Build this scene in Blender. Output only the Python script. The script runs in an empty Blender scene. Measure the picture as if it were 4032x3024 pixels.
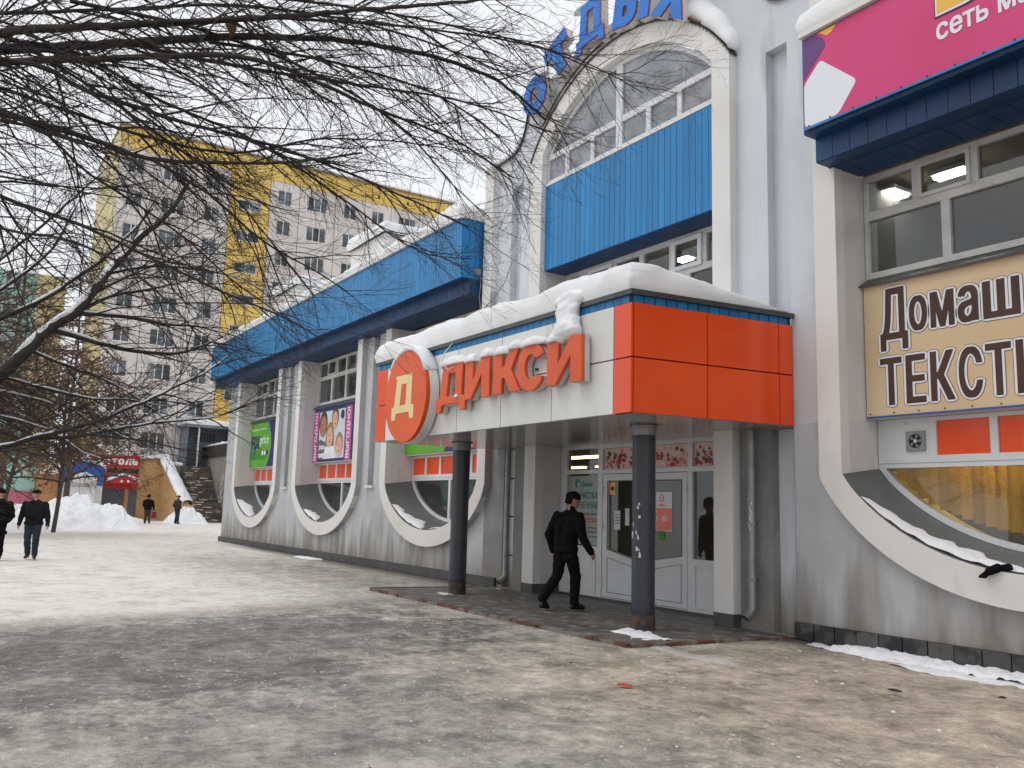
import bpy, bmesh, math, random
import numpy as np
from mathutils import Vector, Matrix, noise
from mathutils.geometry import tessellate_polygon, delaunay_2d_cdt

SC = bpy.context.scene
COL = SC.collection
R = math.radians
random.seed(7)

# ------------------------------------------------------------------ camera
def make_camera():
    yaw, pitch, roll = R(57.07), R(8.17), R(1.596)
    cy, sy, cp, sp = math.cos(yaw), math.sin(yaw), math.cos(pitch), math.sin(pitch)
    f = Vector((-sy*cp, cy*cp, sp)); r = Vector((cy, sy, 0)); u = r.cross(f)
    c, s = math.cos(roll), math.sin(roll)
    right = c*r + s*u; up = c*u - s*r
    m = Matrix((right, up, -f)).transposed().to_4x4()
    m.translation = Vector((0, 0, 1.55))
    cam = bpy.data.cameras.new('camera'); cam.sensor_width = 36; cam.lens = 30.70
    cam.clip_start = 0.05; cam.clip_end = 2000
    o = bpy.data.objects.new('camera', cam); o.matrix_world = m
    COL.objects.link(o); SC.camera = o
make_camera()

# ------------------------------------------------------------------ sky and sun (thick winter overcast)
W = bpy.data.worlds.new('World'); SC.world = W; W.use_nodes = True
nt = W.node_tree; nd = nt.nodes
bg = nd['Background']
sky = nd.new('ShaderNodeTexSky'); sky.sky_type = 'NISHITA'; sky.sun_disc = False
sky.sun_elevation = R(58); sky.sun_rotation = R(200); sky.dust_density = 4.0; sky.air_density = 1.2
hs = nd.new('ShaderNodeHueSaturation'); hs.inputs['Saturation'].default_value = 0.22
mx = nd.new('ShaderNodeMix'); mx.data_type = 'RGBA'; mx.inputs['Factor'].default_value = 0.80
nt.links.new(sky.outputs[0], hs.inputs['Color'])
nt.links.new(hs.outputs[0], mx.inputs['A'])
mx.inputs['B'].default_value = (10.6, 10.8, 11.2, 1)        # cloud deck
nt.links.new(mx.outputs['Result'], bg.inputs['Color'])
bg.inputs['Strength'].default_value = 0.10
sun = bpy.data.lights.new('sun', 'SUN'); sun.energy = 0.6; sun.angle = R(28); sun.color = (1, .97, .93)
so = bpy.data.objects.new('sun', sun); COL.objects.link(so)
el, az = R(58), R(-150)     # from above, on the square side of the facade
sd = Vector((math.sin(az)*math.cos(el), math.cos(az)*math.cos(el), math.sin(el)))
so.rotation_euler = sd.to_track_quat('Z', 'Y').to_euler()
SC.view_settings.view_transform = 'Standard'; SC.view_settings.look = 'None'
SC.view_settings.exposure = 0.06; SC.view_settings.gamma = 1.0
SC.view_settings.use_curve_mapping = False
SC.cycles.use_denoising = True
SC.cycles.max_bounces = 8; SC.cycles.transparent_max_bounces = 12

# ------------------------------------------------------------------ materials
MATS = {}
def srgb(r, g, b):
    def c(v):
        v /= 255
        return v/12.92 if v <= .04045 else ((v+.055)/1.055)**2.4
    return (c(r), c(g), c(b))
def pm(name, c1, c2=None, scale=3, rough=.7, bump=0, bs=30, stretch=(1,1,1), metal=0, spec=.5, rnd=0,
       lo=.35, hi=.65, detail=6, c3=None, s3=1, lo3=.6, hi3=.75, stretch3=(1,1,1), alpha=1, emit=None, coat=0, zdirt=None, coord='world'):
    """procedural principled material: c1/c2 mixed by noise, a third tone c3 by another noise, bump and per-object variation"""
    m = bpy.data.materials.new(name); m.use_nodes = True; MATS[name] = m
    t = m.node_tree; n = t.nodes; L = t.links
    b = n['Principled BSDF']
    b.inputs['Roughness'].default_value = rough; b.inputs['Metallic'].default_value = metal
    b.inputs['Specular IOR Level'].default_value = spec
    b.inputs['Coat Weight'].default_value = coat
    if alpha < 1: b.inputs['Alpha'].default_value = alpha
    if emit:
        b.inputs['Emission Color'].default_value = (*emit[0], 1); b.inputs['Emission Strength'].default_value = emit[1]
    if coord == 'world':
        g = n.new('ShaderNodeNewGeometry'); pos = g.outputs['Position']
    else:
        g = n.new('ShaderNodeTexCoord'); pos = g.outputs['Object']
    def noise_fac(sc, st, a, z, det=6):
        mp = n.new('ShaderNodeMapping'); mp.inputs['Scale'].default_value = st; L.new(pos, mp.inputs['Vector'])
        x = n.new('ShaderNodeTexNoise'); x.inputs['Scale'].default_value = sc; x.inputs['Detail'].default_value = det
        L.new(mp.outputs[0], x.inputs['Vector'])
        r = n.new('ShaderNodeMapRange'); r.inputs['From Min'].default_value = a; r.inputs['From Max'].default_value = z
        L.new(x.outputs[0], r.inputs[0]); return r.outputs[0], x.outputs[0]
    def mix(fac, A, B):
        k = n.new('ShaderNodeMix'); k.data_type = 'RGBA'
        for s, v in (('Factor', fac), ('A', A), ('B', B)):
            if isinstance(v, bpy.types.NodeSocket): L.new(v, k.inputs[s])
            elif isinstance(v, tuple): k.inputs[s].default_value = (*v[:3], 1)
            else: k.inputs[s].default_value = v
        return k.outputs['Result']
    col = c1
    if c2: col = mix(noise_fac(scale, stretch, lo, hi, detail)[0], c1, c2)
    if c3: col = mix(noise_fac(s3, stretch3, lo3, hi3)[0], col, c3)
    if zdirt:      # splash dirt creeping up from the ground with a ragged edge: (colour, z0, z1)
        sep = n.new('ShaderNodeSeparateXYZ'); L.new(pos, sep.inputs[0])
        f, raw = noise_fac(3.4, (1,1,.16), 0, 1, 9)
        ad = n.new('ShaderNodeMath'); ad.operation = 'MULTIPLY_ADD'; L.new(raw, ad.inputs[0]); ad.inputs[1].default_value = -2.6*(zdirt[2]-zdirt[1]); L.new(sep.outputs['Z'], ad.inputs[2])
        r = n.new('ShaderNodeMapRange'); r.inputs['From Min'].default_value = zdirt[2]-1.3*(zdirt[2]-zdirt[1]); r.inputs['From Max'].default_value = zdirt[1]-1.45*(zdirt[2]-zdirt[1])
        L.new(ad.outputs[0], r.inputs[0]); col = mix(r.outputs[0], col, zdirt[0])
    if rnd:
        oi = n.new('ShaderNodeObjectInfo')
        r = n.new('ShaderNodeMapRange'); r.inputs['To Min'].default_value = 1-rnd; r.inputs['To Max'].default_value = 1+rnd
        L.new(oi.outputs['Random'], r.inputs[0])
        v = n.new('ShaderNodeHueSaturation'); L.new(r.outputs[0], v.inputs['Value'])
        if isinstance(col, tuple): v.inputs['Color'].default_value = (*col, 1)
        else: L.new(col, v.inputs['Color'])
        col = v.outputs[0]
    if isinstance(col, tuple): b.inputs['Base Color'].default_value = (*col, 1)
    else: L.new(col, b.inputs['Base Color'])
    if bump:
        x = n.new('ShaderNodeTexNoise'); x.inputs['Scale'].default_value = bs; x.inputs['Detail'].default_value = 8; L.new(pos, x.inputs['Vector'])
        bp = n.new('ShaderNodeBump'); bp.inputs['Strength'].default_value = min(1, bump); bp.inputs['Distance'].default_value = .02*max(1, bump)
        L.new(x.outputs[0], bp.inputs['Height']); L.new(bp.outputs[0], b.inputs['Normal'])
    return m

DIRT = (.22,.20,.17)
pm('wall', (.50,.508,.525), (.43,.437,.45), 1.3, .85, .12, 25, c3=(.30,.295,.28), s3=1.7, lo3=.56, hi3=.8, stretch3=(1.3,1,.35), zdirt=(DIRT,.15,1.0))
pm('wall_pale', (.63,.655,.69), (.57,.59,.62), .9, .85, .1, 25, c3=(.40,.40,.40), s3=2.2, lo3=.60, hi3=.85, stretch3=(1.5,1,.25), zdirt=(DIRT,.1,.9))
pm('wall_entry', (.26,.265,.27), (.19,.19,.19), 1.4, .85, .15, 25, c3=(.34,.34,.34), s3=2.5, lo3=.55, hi3=.8, stretch3=(1,1,.5), zdirt=(DIRT,.15,.8))  # darker grey than the other walls, used below the canopy
pm('trim', (.74,.725,.705), (.68,.66,.635), 1.1, .75, .06, 30, c3=(.52,.47,.40), s3=2.6, lo3=.64, hi3=.9, stretch3=(1.5,1.5,.4))
pm('reveal', (.68,.655,.64), (.60,.58,.57), 1.2, .8, .08, 30, c3=(.42,.40,.38), s3=3, lo3=.62, hi3=.9, stretch3=(1,1,.4))
pm('plinth', (.055,.056,.058), (.085,.083,.08), 3, .6, .25, 30)
pm('tile', (.022,.023,.025), (.075,.073,.07), 2.6, .35, .2, 30, rnd=.3, lo=.45, hi=.52, spec=.5)
pm('sill', (.135,.145,.145), (.11,.115,.115), 2.2, .55, .06, 20, c3=(.2,.19,.18), s3=4, lo3=.65, hi3=.85)
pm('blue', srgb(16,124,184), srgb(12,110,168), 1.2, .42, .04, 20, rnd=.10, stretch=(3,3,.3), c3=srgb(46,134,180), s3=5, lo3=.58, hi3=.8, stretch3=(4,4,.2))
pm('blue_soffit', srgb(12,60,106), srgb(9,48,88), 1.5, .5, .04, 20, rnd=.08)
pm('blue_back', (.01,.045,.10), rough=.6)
pm('orange', srgb(240,80,18), srgb(230,72,15), .8, .22, .015, 6, rnd=.03, coat=.25)
pm('orange_letter', srgb(228,92,34), srgb(218,82,28), 1.5, .35, .02, 8)
pm('panel_white', srgb(226,227,224), srgb(216,216,212), .7, .3, .01, 6, rnd=.015, c3=srgb(190,186,176), s3=3, lo3=.62, hi3=.9, stretch3=(1.5,1,.3))
pm('joint', (.03,.012,.01), rough=.8)
pm('joint_white', (.28,.28,.27), rough=.8)
pm('letter_side', srgb(215,212,206), srgb(190,186,178), 3, .5)
pm('cream', srgb(238,214,160), srgb(230,206,150), 3, .5)
pm('gutter', (.07,.072,.07), (.10,.10,.095), 4, .4, .05, 30, metal=.5)
pm('soffit', (.32,.31,.30), (.25,.245,.24), .9, .16, .015, 5, spec=.6)
pm('column', (.030,.036,.046), (.042,.048,.056), 3, .38, .05, 40, c3=(.10,.045,.02), s3=9, lo3=.70, hi3=.74)
pm('column_foot', (.11,.055,.028), (.030,.034,.04), 9, .7, .4, 50, lo=.45, hi=.55)
pm('paper', (.72,.73,.75), (.55,.56,.58), 8, .8)
pm('upvc', (.70,.71,.715), (.62,.63,.64), 2, .38, .01, 20, c3=(.45,.43,.40), s3=5, lo3=.66, hi3=.9)
pm('frame_old', (.60,.60,.585), (.46,.455,.44), 2.6, .6, .08, 40, c3=(.28,.26,.24), s3=6, lo3=.62, hi3=.85)
pm('gasket', (.02,.02,.02), rough=.7)
pm('interior', (.16,.15,.14), (.12,.115,.11), .6, .9)
pm('interior_lit', (.52,.46,.34), (.44,.38,.28), .9, .9)
pm('floor_in', (.10,.09,.08), rough=.6)
pm('lamp', (1,1,1), emit=((1,.97,.88), 22))
pm('lamp_warm', (1,1,1), emit=((1,.74,.24), 9))
pm('pipe', (.30,.31,.32), (.23,.235,.24), 5, .45, .1, 40, metal=.45, c3=(.10,.09,.08), s3=7, lo3=.62, hi3=.8)
pm('brickred', (.15,.055,.036), (.10,.048,.036), 6, .85, .4, 40, c3=(.20,.185,.165), s3=4, lo3=.46, hi3=.56)
pm('rust', (.16,.07,.025), (.07,.035,.02), 9, .85, .3, 40)
pm('metal_grey', (.33,.34,.345), (.25,.255,.26), 5, .45, .05, 30, metal=.4)
pm('roof_felt', (.10,.10,.10), rough=.9)
pm('black_plastic', (.012,.012,.013), rough=.5)
def snow_mat(name, c1, c2, c3, bump=.35, bs=22):
    return pm(name, c1, c2, 2.2, .75, bump, bs, c3=c3, s3=.9, lo3=.52, hi3=.78, spec=.3)
snow_mat('snow', (.86,.87,.89), (.80,.81,.83), (.82,.82,.83))
snow_mat('snow_old', (.80,.79,.775), (.70,.68,.655), (.56,.53,.49), .6, 14)
snow_mat('snow_dirty', (.56,.53,.48), (.44,.41,.37), (.34,.31,.28), .8, 20)
# layered roof snow: thin dirty bands along the height
def layered():
    m = snow_mat('snow_layer', (.86,.87,.885), (.80,.81,.82), (.83,.83,.84))
    t = m.node_tree; n = t.nodes; L = t.links; b = n['Principled BSDF']
    g = n.new('ShaderNodeNewGeometry'); mp = n.new('ShaderNodeMapping'); mp.inputs['Scale'].default_value = (.35,.35,11)
    L.new(g.outputs['Position'], mp.inputs['Vector'])
    x = n.new('ShaderNodeTexNoise'); x.inputs['Scale'].default_value = 1.0; x.inputs['Detail'].default_value = 4; L.new(mp.outputs[0], x.inputs['Vector'])
    r = n.new('ShaderNodeMapRange'); r.inputs['From Min'].default_value = .5; r.inputs['From Max'].default_value = .75; r.inputs['To Max'].default_value = .4
    L.new(x.outputs[0], r.inputs[0])
    k = n.new('ShaderNodeMix'); k.data_type = 'RGBA'; L.new(r.outputs[0], k.inputs['Factor'])
    src = b.inputs['Base Color'].links[0].from_socket
    L.new(src, k.inputs['A']); k.inputs['B'].default_value = (.56,.545,.52,1); L.new(k.outputs['Result'], b.inputs['Base Color'])
layered()
def glass_mat(name, tint, alpha, rough=.02, film=(.30,.30,.29)):
    m = bpy.data.materials.new(name); m.use_nodes = True; MATS[name] = m
    t = m.node_tree; n = t.nodes; L = t.links
    for x in list(n):
        if x.type != 'OUTPUT_MATERIAL': n.remove(x)
    out = [x for x in n if x.type == 'OUTPUT_MATERIAL'][0]
    tr = n.new('ShaderNodeBsdfTransparent'); tr.inputs[0].default_value = (*tint, 1)
    df = n.new('ShaderNodeBsdfDiffuse'); df.inputs[0].default_value = (*film, 1)    # film of winter dirt
    g = n.new('ShaderNodeNewGeometry')
    no = n.new('ShaderNodeTexNoise'); no.inputs['Scale'].default_value = 2.5; no.inputs['Detail'].default_value = 6; L.new(g.outputs['Position'], no.inputs['Vector'])
    mr = n.new('ShaderNodeMapRange'); mr.inputs['From Min'].default_value = .3; mr.inputs['From Max'].default_value = .8
    mr.inputs['To Min'].default_value = alpha*.5; mr.inputs['To Max'].default_value = alpha*1.5; L.new(no.outputs[0], mr.inputs[0])
    m1 = n.new('ShaderNodeMixShader'); L.new(mr.outputs[0], m1.inputs[0]); L.new(tr.outputs[0], m1.inputs[1]); L.new(df.outputs[0], m1.inputs[2])
    gl = n.new('ShaderNodeBsdfGlossy'); gl.inputs['Roughness'].default_value = rough; gl.inputs[0].default_value = (.95,.97,1,1)
    # reflection by angle (Schlick), the same for both faces of the pane
    dt = n.new('ShaderNodeVectorMath'); dt.operation = 'DOT_PRODUCT'; L.new(g.outputs['Normal'], dt.inputs[0]); L.new(g.outputs['Incoming'], dt.inputs[1])
    ab = n.new('ShaderNodeMath'); ab.operation = 'ABSOLUTE'; L.new(dt.outputs['Value'], ab.inputs[0])
    iv = n.new('ShaderNodeMath'); iv.operation = 'SUBTRACT'; iv.inputs[0].default_value = 1; L.new(ab.outputs[0], iv.inputs[1])
    pw = n.new('ShaderNodeMath'); pw.operation = 'POWER'; L.new(iv.outputs[0], pw.inputs[0]); pw.inputs[1].default_value = 5
    fr = n.new('ShaderNodeMath'); fr.operation = 'MULTIPLY_ADD'; L.new(pw.outputs[0], fr.inputs[0]); fr.inputs[1].default_value = .95; fr.inputs[2].default_value = .05
    m2 = n.new('ShaderNodeMixShader'); L.new(fr.outputs[0], m2.inputs[0]); L.new(m1.outputs[0], m2.inputs[1]); L.new(gl.outputs[0], m2.inputs[2])
    L.new(m2.outputs[0], out.inputs[0])
glass_mat('glass', (.80,.82,.82), .05)
glass_mat('glass_dusty', (.45,.47,.50), .62, .08, (.42,.43,.46))

# ------------------------------------------------------------------ mesh helpers
class MB:
    def __init__(s): s.v = []; s.f = []; s.m = []; s.mi = 0
    def add(s, vs, fs):
        o = len(s.v); s.v += [tuple(p) for p in vs]
        for f in fs: s.f.append(tuple(i+o for i in f)); s.m.append(s.mi)
        return s
    def box(s, x0, x1, y0, y1, z0, z1):
        return s.add([(x,y,z) for z in (z0,z1) for y in (y0,y1) for x in (x0,x1)],
                     [(0,2,3,1),(4,5,7,6),(0,1,5,4),(2,6,7,3),(0,4,6,2),(1,3,7,5)])
    def plate(s, loops, d0, d1, T=lambda a,b,d: (a,d,b), back=True):
        """flat piece with holes: loops[0] outline, the rest holes (2D), between depths d0 and d1"""
        if len(loops) > 1:
            m = solid(fill_loops(loops, True), d0, d1, T)
            o = len(s.v); s.v += m.v
            for f in m.f: s.f.append(tuple(i+o for i in f)); s.m.append(s.mi)
            return s
        l = loops[0]; n = len(l)
        tri = tessellate_polygon([[Vector((a,b,0)) for a,b in l]])
        vs = [T(a,b,d0) for a,b in l] + [T(a,b,d1) for a,b in l]
        fs = [tuple(t) for t in tri] + [tuple(i+n for i in reversed(t)) for t in tri]
        fs += [(i, (i+1) % n, (i+1) % n+n, i+n) for i in range(n)]
        return s.add(vs, fs)
    def tube(s, pts, rad, n=8, caps=True):
        pts = [Vector(p) for p in pts]; k = len(pts)
        if not hasattr(rad, '__len__'): rad = [rad]*k
        ref = None; rings = []
        for i, p in enumerate(pts):
            t = (pts[min(i+1,k-1)] - pts[max(i-1,0)]).normalized()
            if ref is None:
                ref = Vector((0,0,1)) if abs(t.z) < .9 else Vector((1,0,0))
            a = t.cross(ref); 
            if a.length < 1e-4: a = t.cross(Vector((1,0,.3)))
            a.normalize(); b = a.cross(t).normalized(); ref = b
            rings.append([p + rad[i]*(math.cos(2*math.pi*j/n)*a + math.sin(2*math.pi*j/n)*b) for j in range(n)])
        vs = [q for r in rings for q in r]
        fs = [(i*n+j, i*n+(j+1) % n, (i+1)*n+(j+1) % n, (i+1)*n+j) for i in range(k-1) for j in range(n)]
        if caps: fs += [tuple(reversed(range(n))), tuple((k-1)*n+j for j in range(n))]
        return s.add(vs, fs)
    def rings(s, rings, close=True, cap=False):
        k = len(rings[0]); vs = [p for r in rings for p in r]; fs = []
        for i in range(len(rings)-1):
            for j in range(k if close else k-1):
                fs.append((i*k+j, i*k+(j+1) % k, (i+1)*k+(j+1) % k, (i+1)*k+j))
        if cap: fs += [tuple(reversed(range(k))), tuple((len(rings)-1)*k+j for j in range(k))]
        return s.add(vs, fs)
    def mesh(s, name, mat, smooth=False, recalc=True):
        me = bpy.data.meshes.new(name); me.from_pydata(s.v, [], s.f)
        mats = mat if isinstance(mat, (list, tuple)) else [mat]
        for q in mats: me.materials.append(MATS[q])
        if len(mats) > 1: me.polygons.foreach_set('material_index', s.m)
        if recalc:
            b = bmesh.new(); b.from_mesh(me); bmesh.ops.recalc_face_normals(b, faces=b.faces); b.to_mesh(me); b.free()
        if smooth: me.polygons.foreach_set('use_smooth', [True]*len(me.polygons))
        return me
    def build(s, name, mat, parent=None, smooth=False, recalc=True, **tags):
        return place(name, s.mesh(name, mat, smooth, recalc), parent, **tags)
def place(name, me, parent=None, loc=None, rot=None, label=None, cat=None, group=None, kind=None):
    o = bpy.data.objects.new(name, me); COL.objects.link(o)
    if loc: o.location = loc
    if rot: o.rotation_euler = rot
    if parent:
        o.parent = parent
        o.matrix_parent_inverse = parent_world(parent).inverted()
    return tag(o, label, cat, group, kind)
def parent_world(p):        # parts are placed in world coordinates, so a part's own location is its world place
    return Matrix.Translation(p.location) @ p.rotation_euler.to_matrix().to_4x4()
def tag(o, label=None, cat=None, group=None, kind=None):
    for k, v in (('label',label),('category',cat),('group',group),('kind',kind)):
        if v: o[k] = v
    return o
def thing(name, label, cat, loc=(0,0,0), group=None):
    o = bpy.data.objects.new(name, None); COL.objects.link(o); o.location = loc; o.empty_display_size = .2
    return tag(o, label, cat, group)
def one(x0,x1,y0,y1,z0,z1, name, mat, parent=None, **k):
    return MB().box(x0,x1,y0,y1,z0,z1).build(name, mat, parent, recalc=False, **k)
def arc(cx, half, z0, h, n=24, up=False, el=0.0):
    """points of a circular segment from (cx-half,z0) to (cx+half,z0), bulging h down (or up)"""
    rr = (half*half + h*h)/(2*h); out = []
    a0 = math.asin(min(1, half/rr))
    for i in range(n+1):
        a = -a0 + 2*a0*i/n
        d = rr*math.cos(a) - (rr-h)
        d = d*(1-el) + el*h*math.sqrt(max(0, 1-(rr*math.sin(a)/half)**2))
        out.append((cx + rr*math.sin(a), z0 + d if up else z0 - d))
    return out
def n3(x, y, z, sc=1.0, oct=3):
    return noise.fractal(Vector((x*sc, y*sc, z*sc)), .9, 2.1, oct)

# flat lettering: outlines of the built-in font, filled by the non-zero winding rule (so copies can be merged for bold and outlines)
TS = {}
def text_shape(s, size=1.0, sx=1.0, bold=(0,0), steps=3, shifts=None, gap=1.0):
    k = (s, size, sx, tuple(bold), tuple(shifts) if shifts else None)
    if k not in TS: TS[k] = text_shape_(s, size, sx, bold, steps, shifts, gap)
    return TS[k]
def text_shape_(s, size=1.0, sx=1.0, bold=(0,0), steps=3, shifts=None, gap=1.0):
    cu = bpy.data.curves.new('t', 'FONT'); cu.body = s; cu.size = size; cu.space_character = gap
    ob = bpy.data.objects.new('t', cu); tmp = bpy.data.scenes.new('scratch'); tmp.collection.objects.link(ob)
    with bpy.context.temp_override(scene=tmp, view_layer=tmp.view_layers[0]):
        dg = bpy.context.evaluated_depsgraph_get(); dg.update()
    cv = ob.evaluated_get(dg).to_curve(dg)
    loops = []
    for sp in cv.splines:
        b = sp.bezier_points; k = len(b); L = []
        for i in range(k):
            p0, p1 = b[i], b[(i+1) % k]
            for j in range(steps):
                t = j/steps; u = 1-t
                q = p0.co*u**3 + p0.handle_right*3*u*u*t + p1.handle_left*3*u*t*t + p1.co*t**3
                L.append((q.x*sx, q.y))
        clean = []
        for q in L:
            if not clean or abs(q[0]-clean[-1][0])+abs(q[1]-clean[-1][1]) > 1e-5: clean.append(q)
        if len(clean) > 1 and abs(clean[0][0]-clean[-1][0])+abs(clean[0][1]-clean[-1][1]) < 1e-5: clean.pop()
        if len(clean) > 2: loops.append(clean)
    ob.evaluated_get(dg).to_curve_clear()
    bpy.data.objects.remove(ob); bpy.data.curves.remove(cu); bpy.data.scenes.remove(tmp)
    bx, by = bold
    if shifts is None:
        shifts = [(0,0)]
        if bx or by:
            shifts = [(bx*math.cos(a), by*math.sin(a)) for a in [i*math.pi/2+math.pi/4 for i in range(4)]] if (bx and by) else [(-bx,-by),(0,0),(bx,by)]
    # one filling per glyph (loops whose boxes overlap), which keeps long lines quick
    bb = sorted([(min(p[0] for p in l), max(p[0] for p in l), l) for l in loops], key=lambda q: q[0])
    mxs = max([abs(d[0]) for d in shifts]); groups = []; end = -9e9
    for a, z, l in bb:
        if a-mxs > end: groups.append([])
        groups[-1].append(l); end = max(end, z+mxs)
    V, F, GR = [], [], []
    for g in groups:
        P, T = fill_loops([[(x+dx, y+dy) for x, y in l] for l in g for dx, dy in shifts])
        o = len(V); V += P; F += [tuple(i+o for i in t) for t in T]; GR.append((o, len(V)))
    return V, F, GR
def fill_loops(loops, parity=False):
    vs = []; es = []
    for l in loops:
        o = len(vs); vs += [Vector(p) for p in l]; es += [(o+i, o+(i+1) % len(l)) for i in range(len(l))]
    V, E, F, *_ = delaunay_2d_cdt(vs, es, [], 0, 1e-6)
    P = np.array([(v.x, v.y) for v in V]); 
    if not F: return [], []
    T = np.array([f for f in F if len(f) == 3]); C = P[T].mean(1)
    A = np.concatenate([np.array(l) for l in loops]); B = np.concatenate([np.roll(np.array(l), -1, 0) for l in loops])
    cx, cz = C[:,0:1], C[:,1:2]
    x0, y0, x1, y1 = A[:,0][None], A[:,1][None], B[:,0][None], B[:,1][None]
    side = (x1-x0)*(cz-y0) - (cx-x0)*(y1-y0)
    w = ((y0 <= cz) & (cz < y1) & (side > 0)).sum(1) - ((y1 <= cz) & (cz < y0) & (side < 0)).sum(1)
    T = T[(np.abs(w) % 2 == 1) if parity else (w != 0)]
    return [tuple(p) for p in P], [tuple(t) for t in T]
def solid(shape, d0, d1, T):
    """turn a filled 2D shape into a solid between depths d0 and d1"""
    P, F = shape[:2]; mb = MB()
    if not F: return mb
    used = sorted({i for f in F for i in f}); ix = {k: i for i, k in enumerate(used)}
    pts = [P[i] for i in used]; n = len(pts)
    tr = []
    for f in F:
        a, b, c = [P[i] for i in f]
        ar = (b[0]-a[0])*(c[1]-a[1]) - (b[1]-a[1])*(c[0]-a[0])
        g = tuple(ix[i] for i in f); tr.append(g if ar > 0 else g[::-1])
    edges = {}
    for f in tr:
        for i in range(3): edges[(f[i], f[(i+1) % 3])] = 1
    fs = list(tr) + [tuple(i+n for i in reversed(f)) for f in tr]
    mb.add([T(a,b,d0) for a,b in pts] + [T(a,b,d1) for a,b in pts], fs)
    side = [(b, a, a+n, b+n) for (a, b) in edges if (b, a) not in edges]
    o = len(mb.v) - 2*n
    for f in side: mb.f.append(tuple(i+o for i in f)); mb.m.append(1)
    return mb
def text_obj(s, x, y, z, size, mat, parent=None, name='lettering', sx=1.0, bold=(0,0), depth=.004, axis='xz', fit=None, gap=1.0, **k):
    """lettering on a wall that faces -Y (axis xz, reading along +X) or +X (axis yz, reading along +Y); fit = wanted (width, height)"""
    sh = text_shape(s, size, sx, bold, gap=gap)
    P = np.array(sh[0]); a, b = P.min(0), P.max(0)
    fx = fz = 1
    if fit:
        fx = fit[0]/(b[0]-a[0]); fz = fit[1]/(b[1]-a[1]) if fit[1] else fx
    pts = [((p[0]-a[0])*fx, (p[1]-a[1])*fz) for p in sh[0]]
    T = (lambda u,v,d: (x+u, y-d, z+v)) if axis == 'xz' else (lambda u,v,d: (x+d, y+u, z+v))
    if (b[1]-a[1])*fz < .11 or len(sh[2]) == 1:            # fine print stays one piece
        mb = solid((pts, sh[1]), depth, 0, T); mb.m = [0]*len(mb.m)
        return mb.build(name, mat, parent, recalc=False, kind='stuff' if len(sh[2]) > 1 else None, **k)
    for i0, i1 in sh[2]:
        mb = solid((pts, [f for f in sh[1] if i0 <= f[0] < i1]), depth, 0, T); mb.m = [0]*len(mb.m)
        mb.build('letter', mat, parent, recalc=False, **k)
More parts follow.
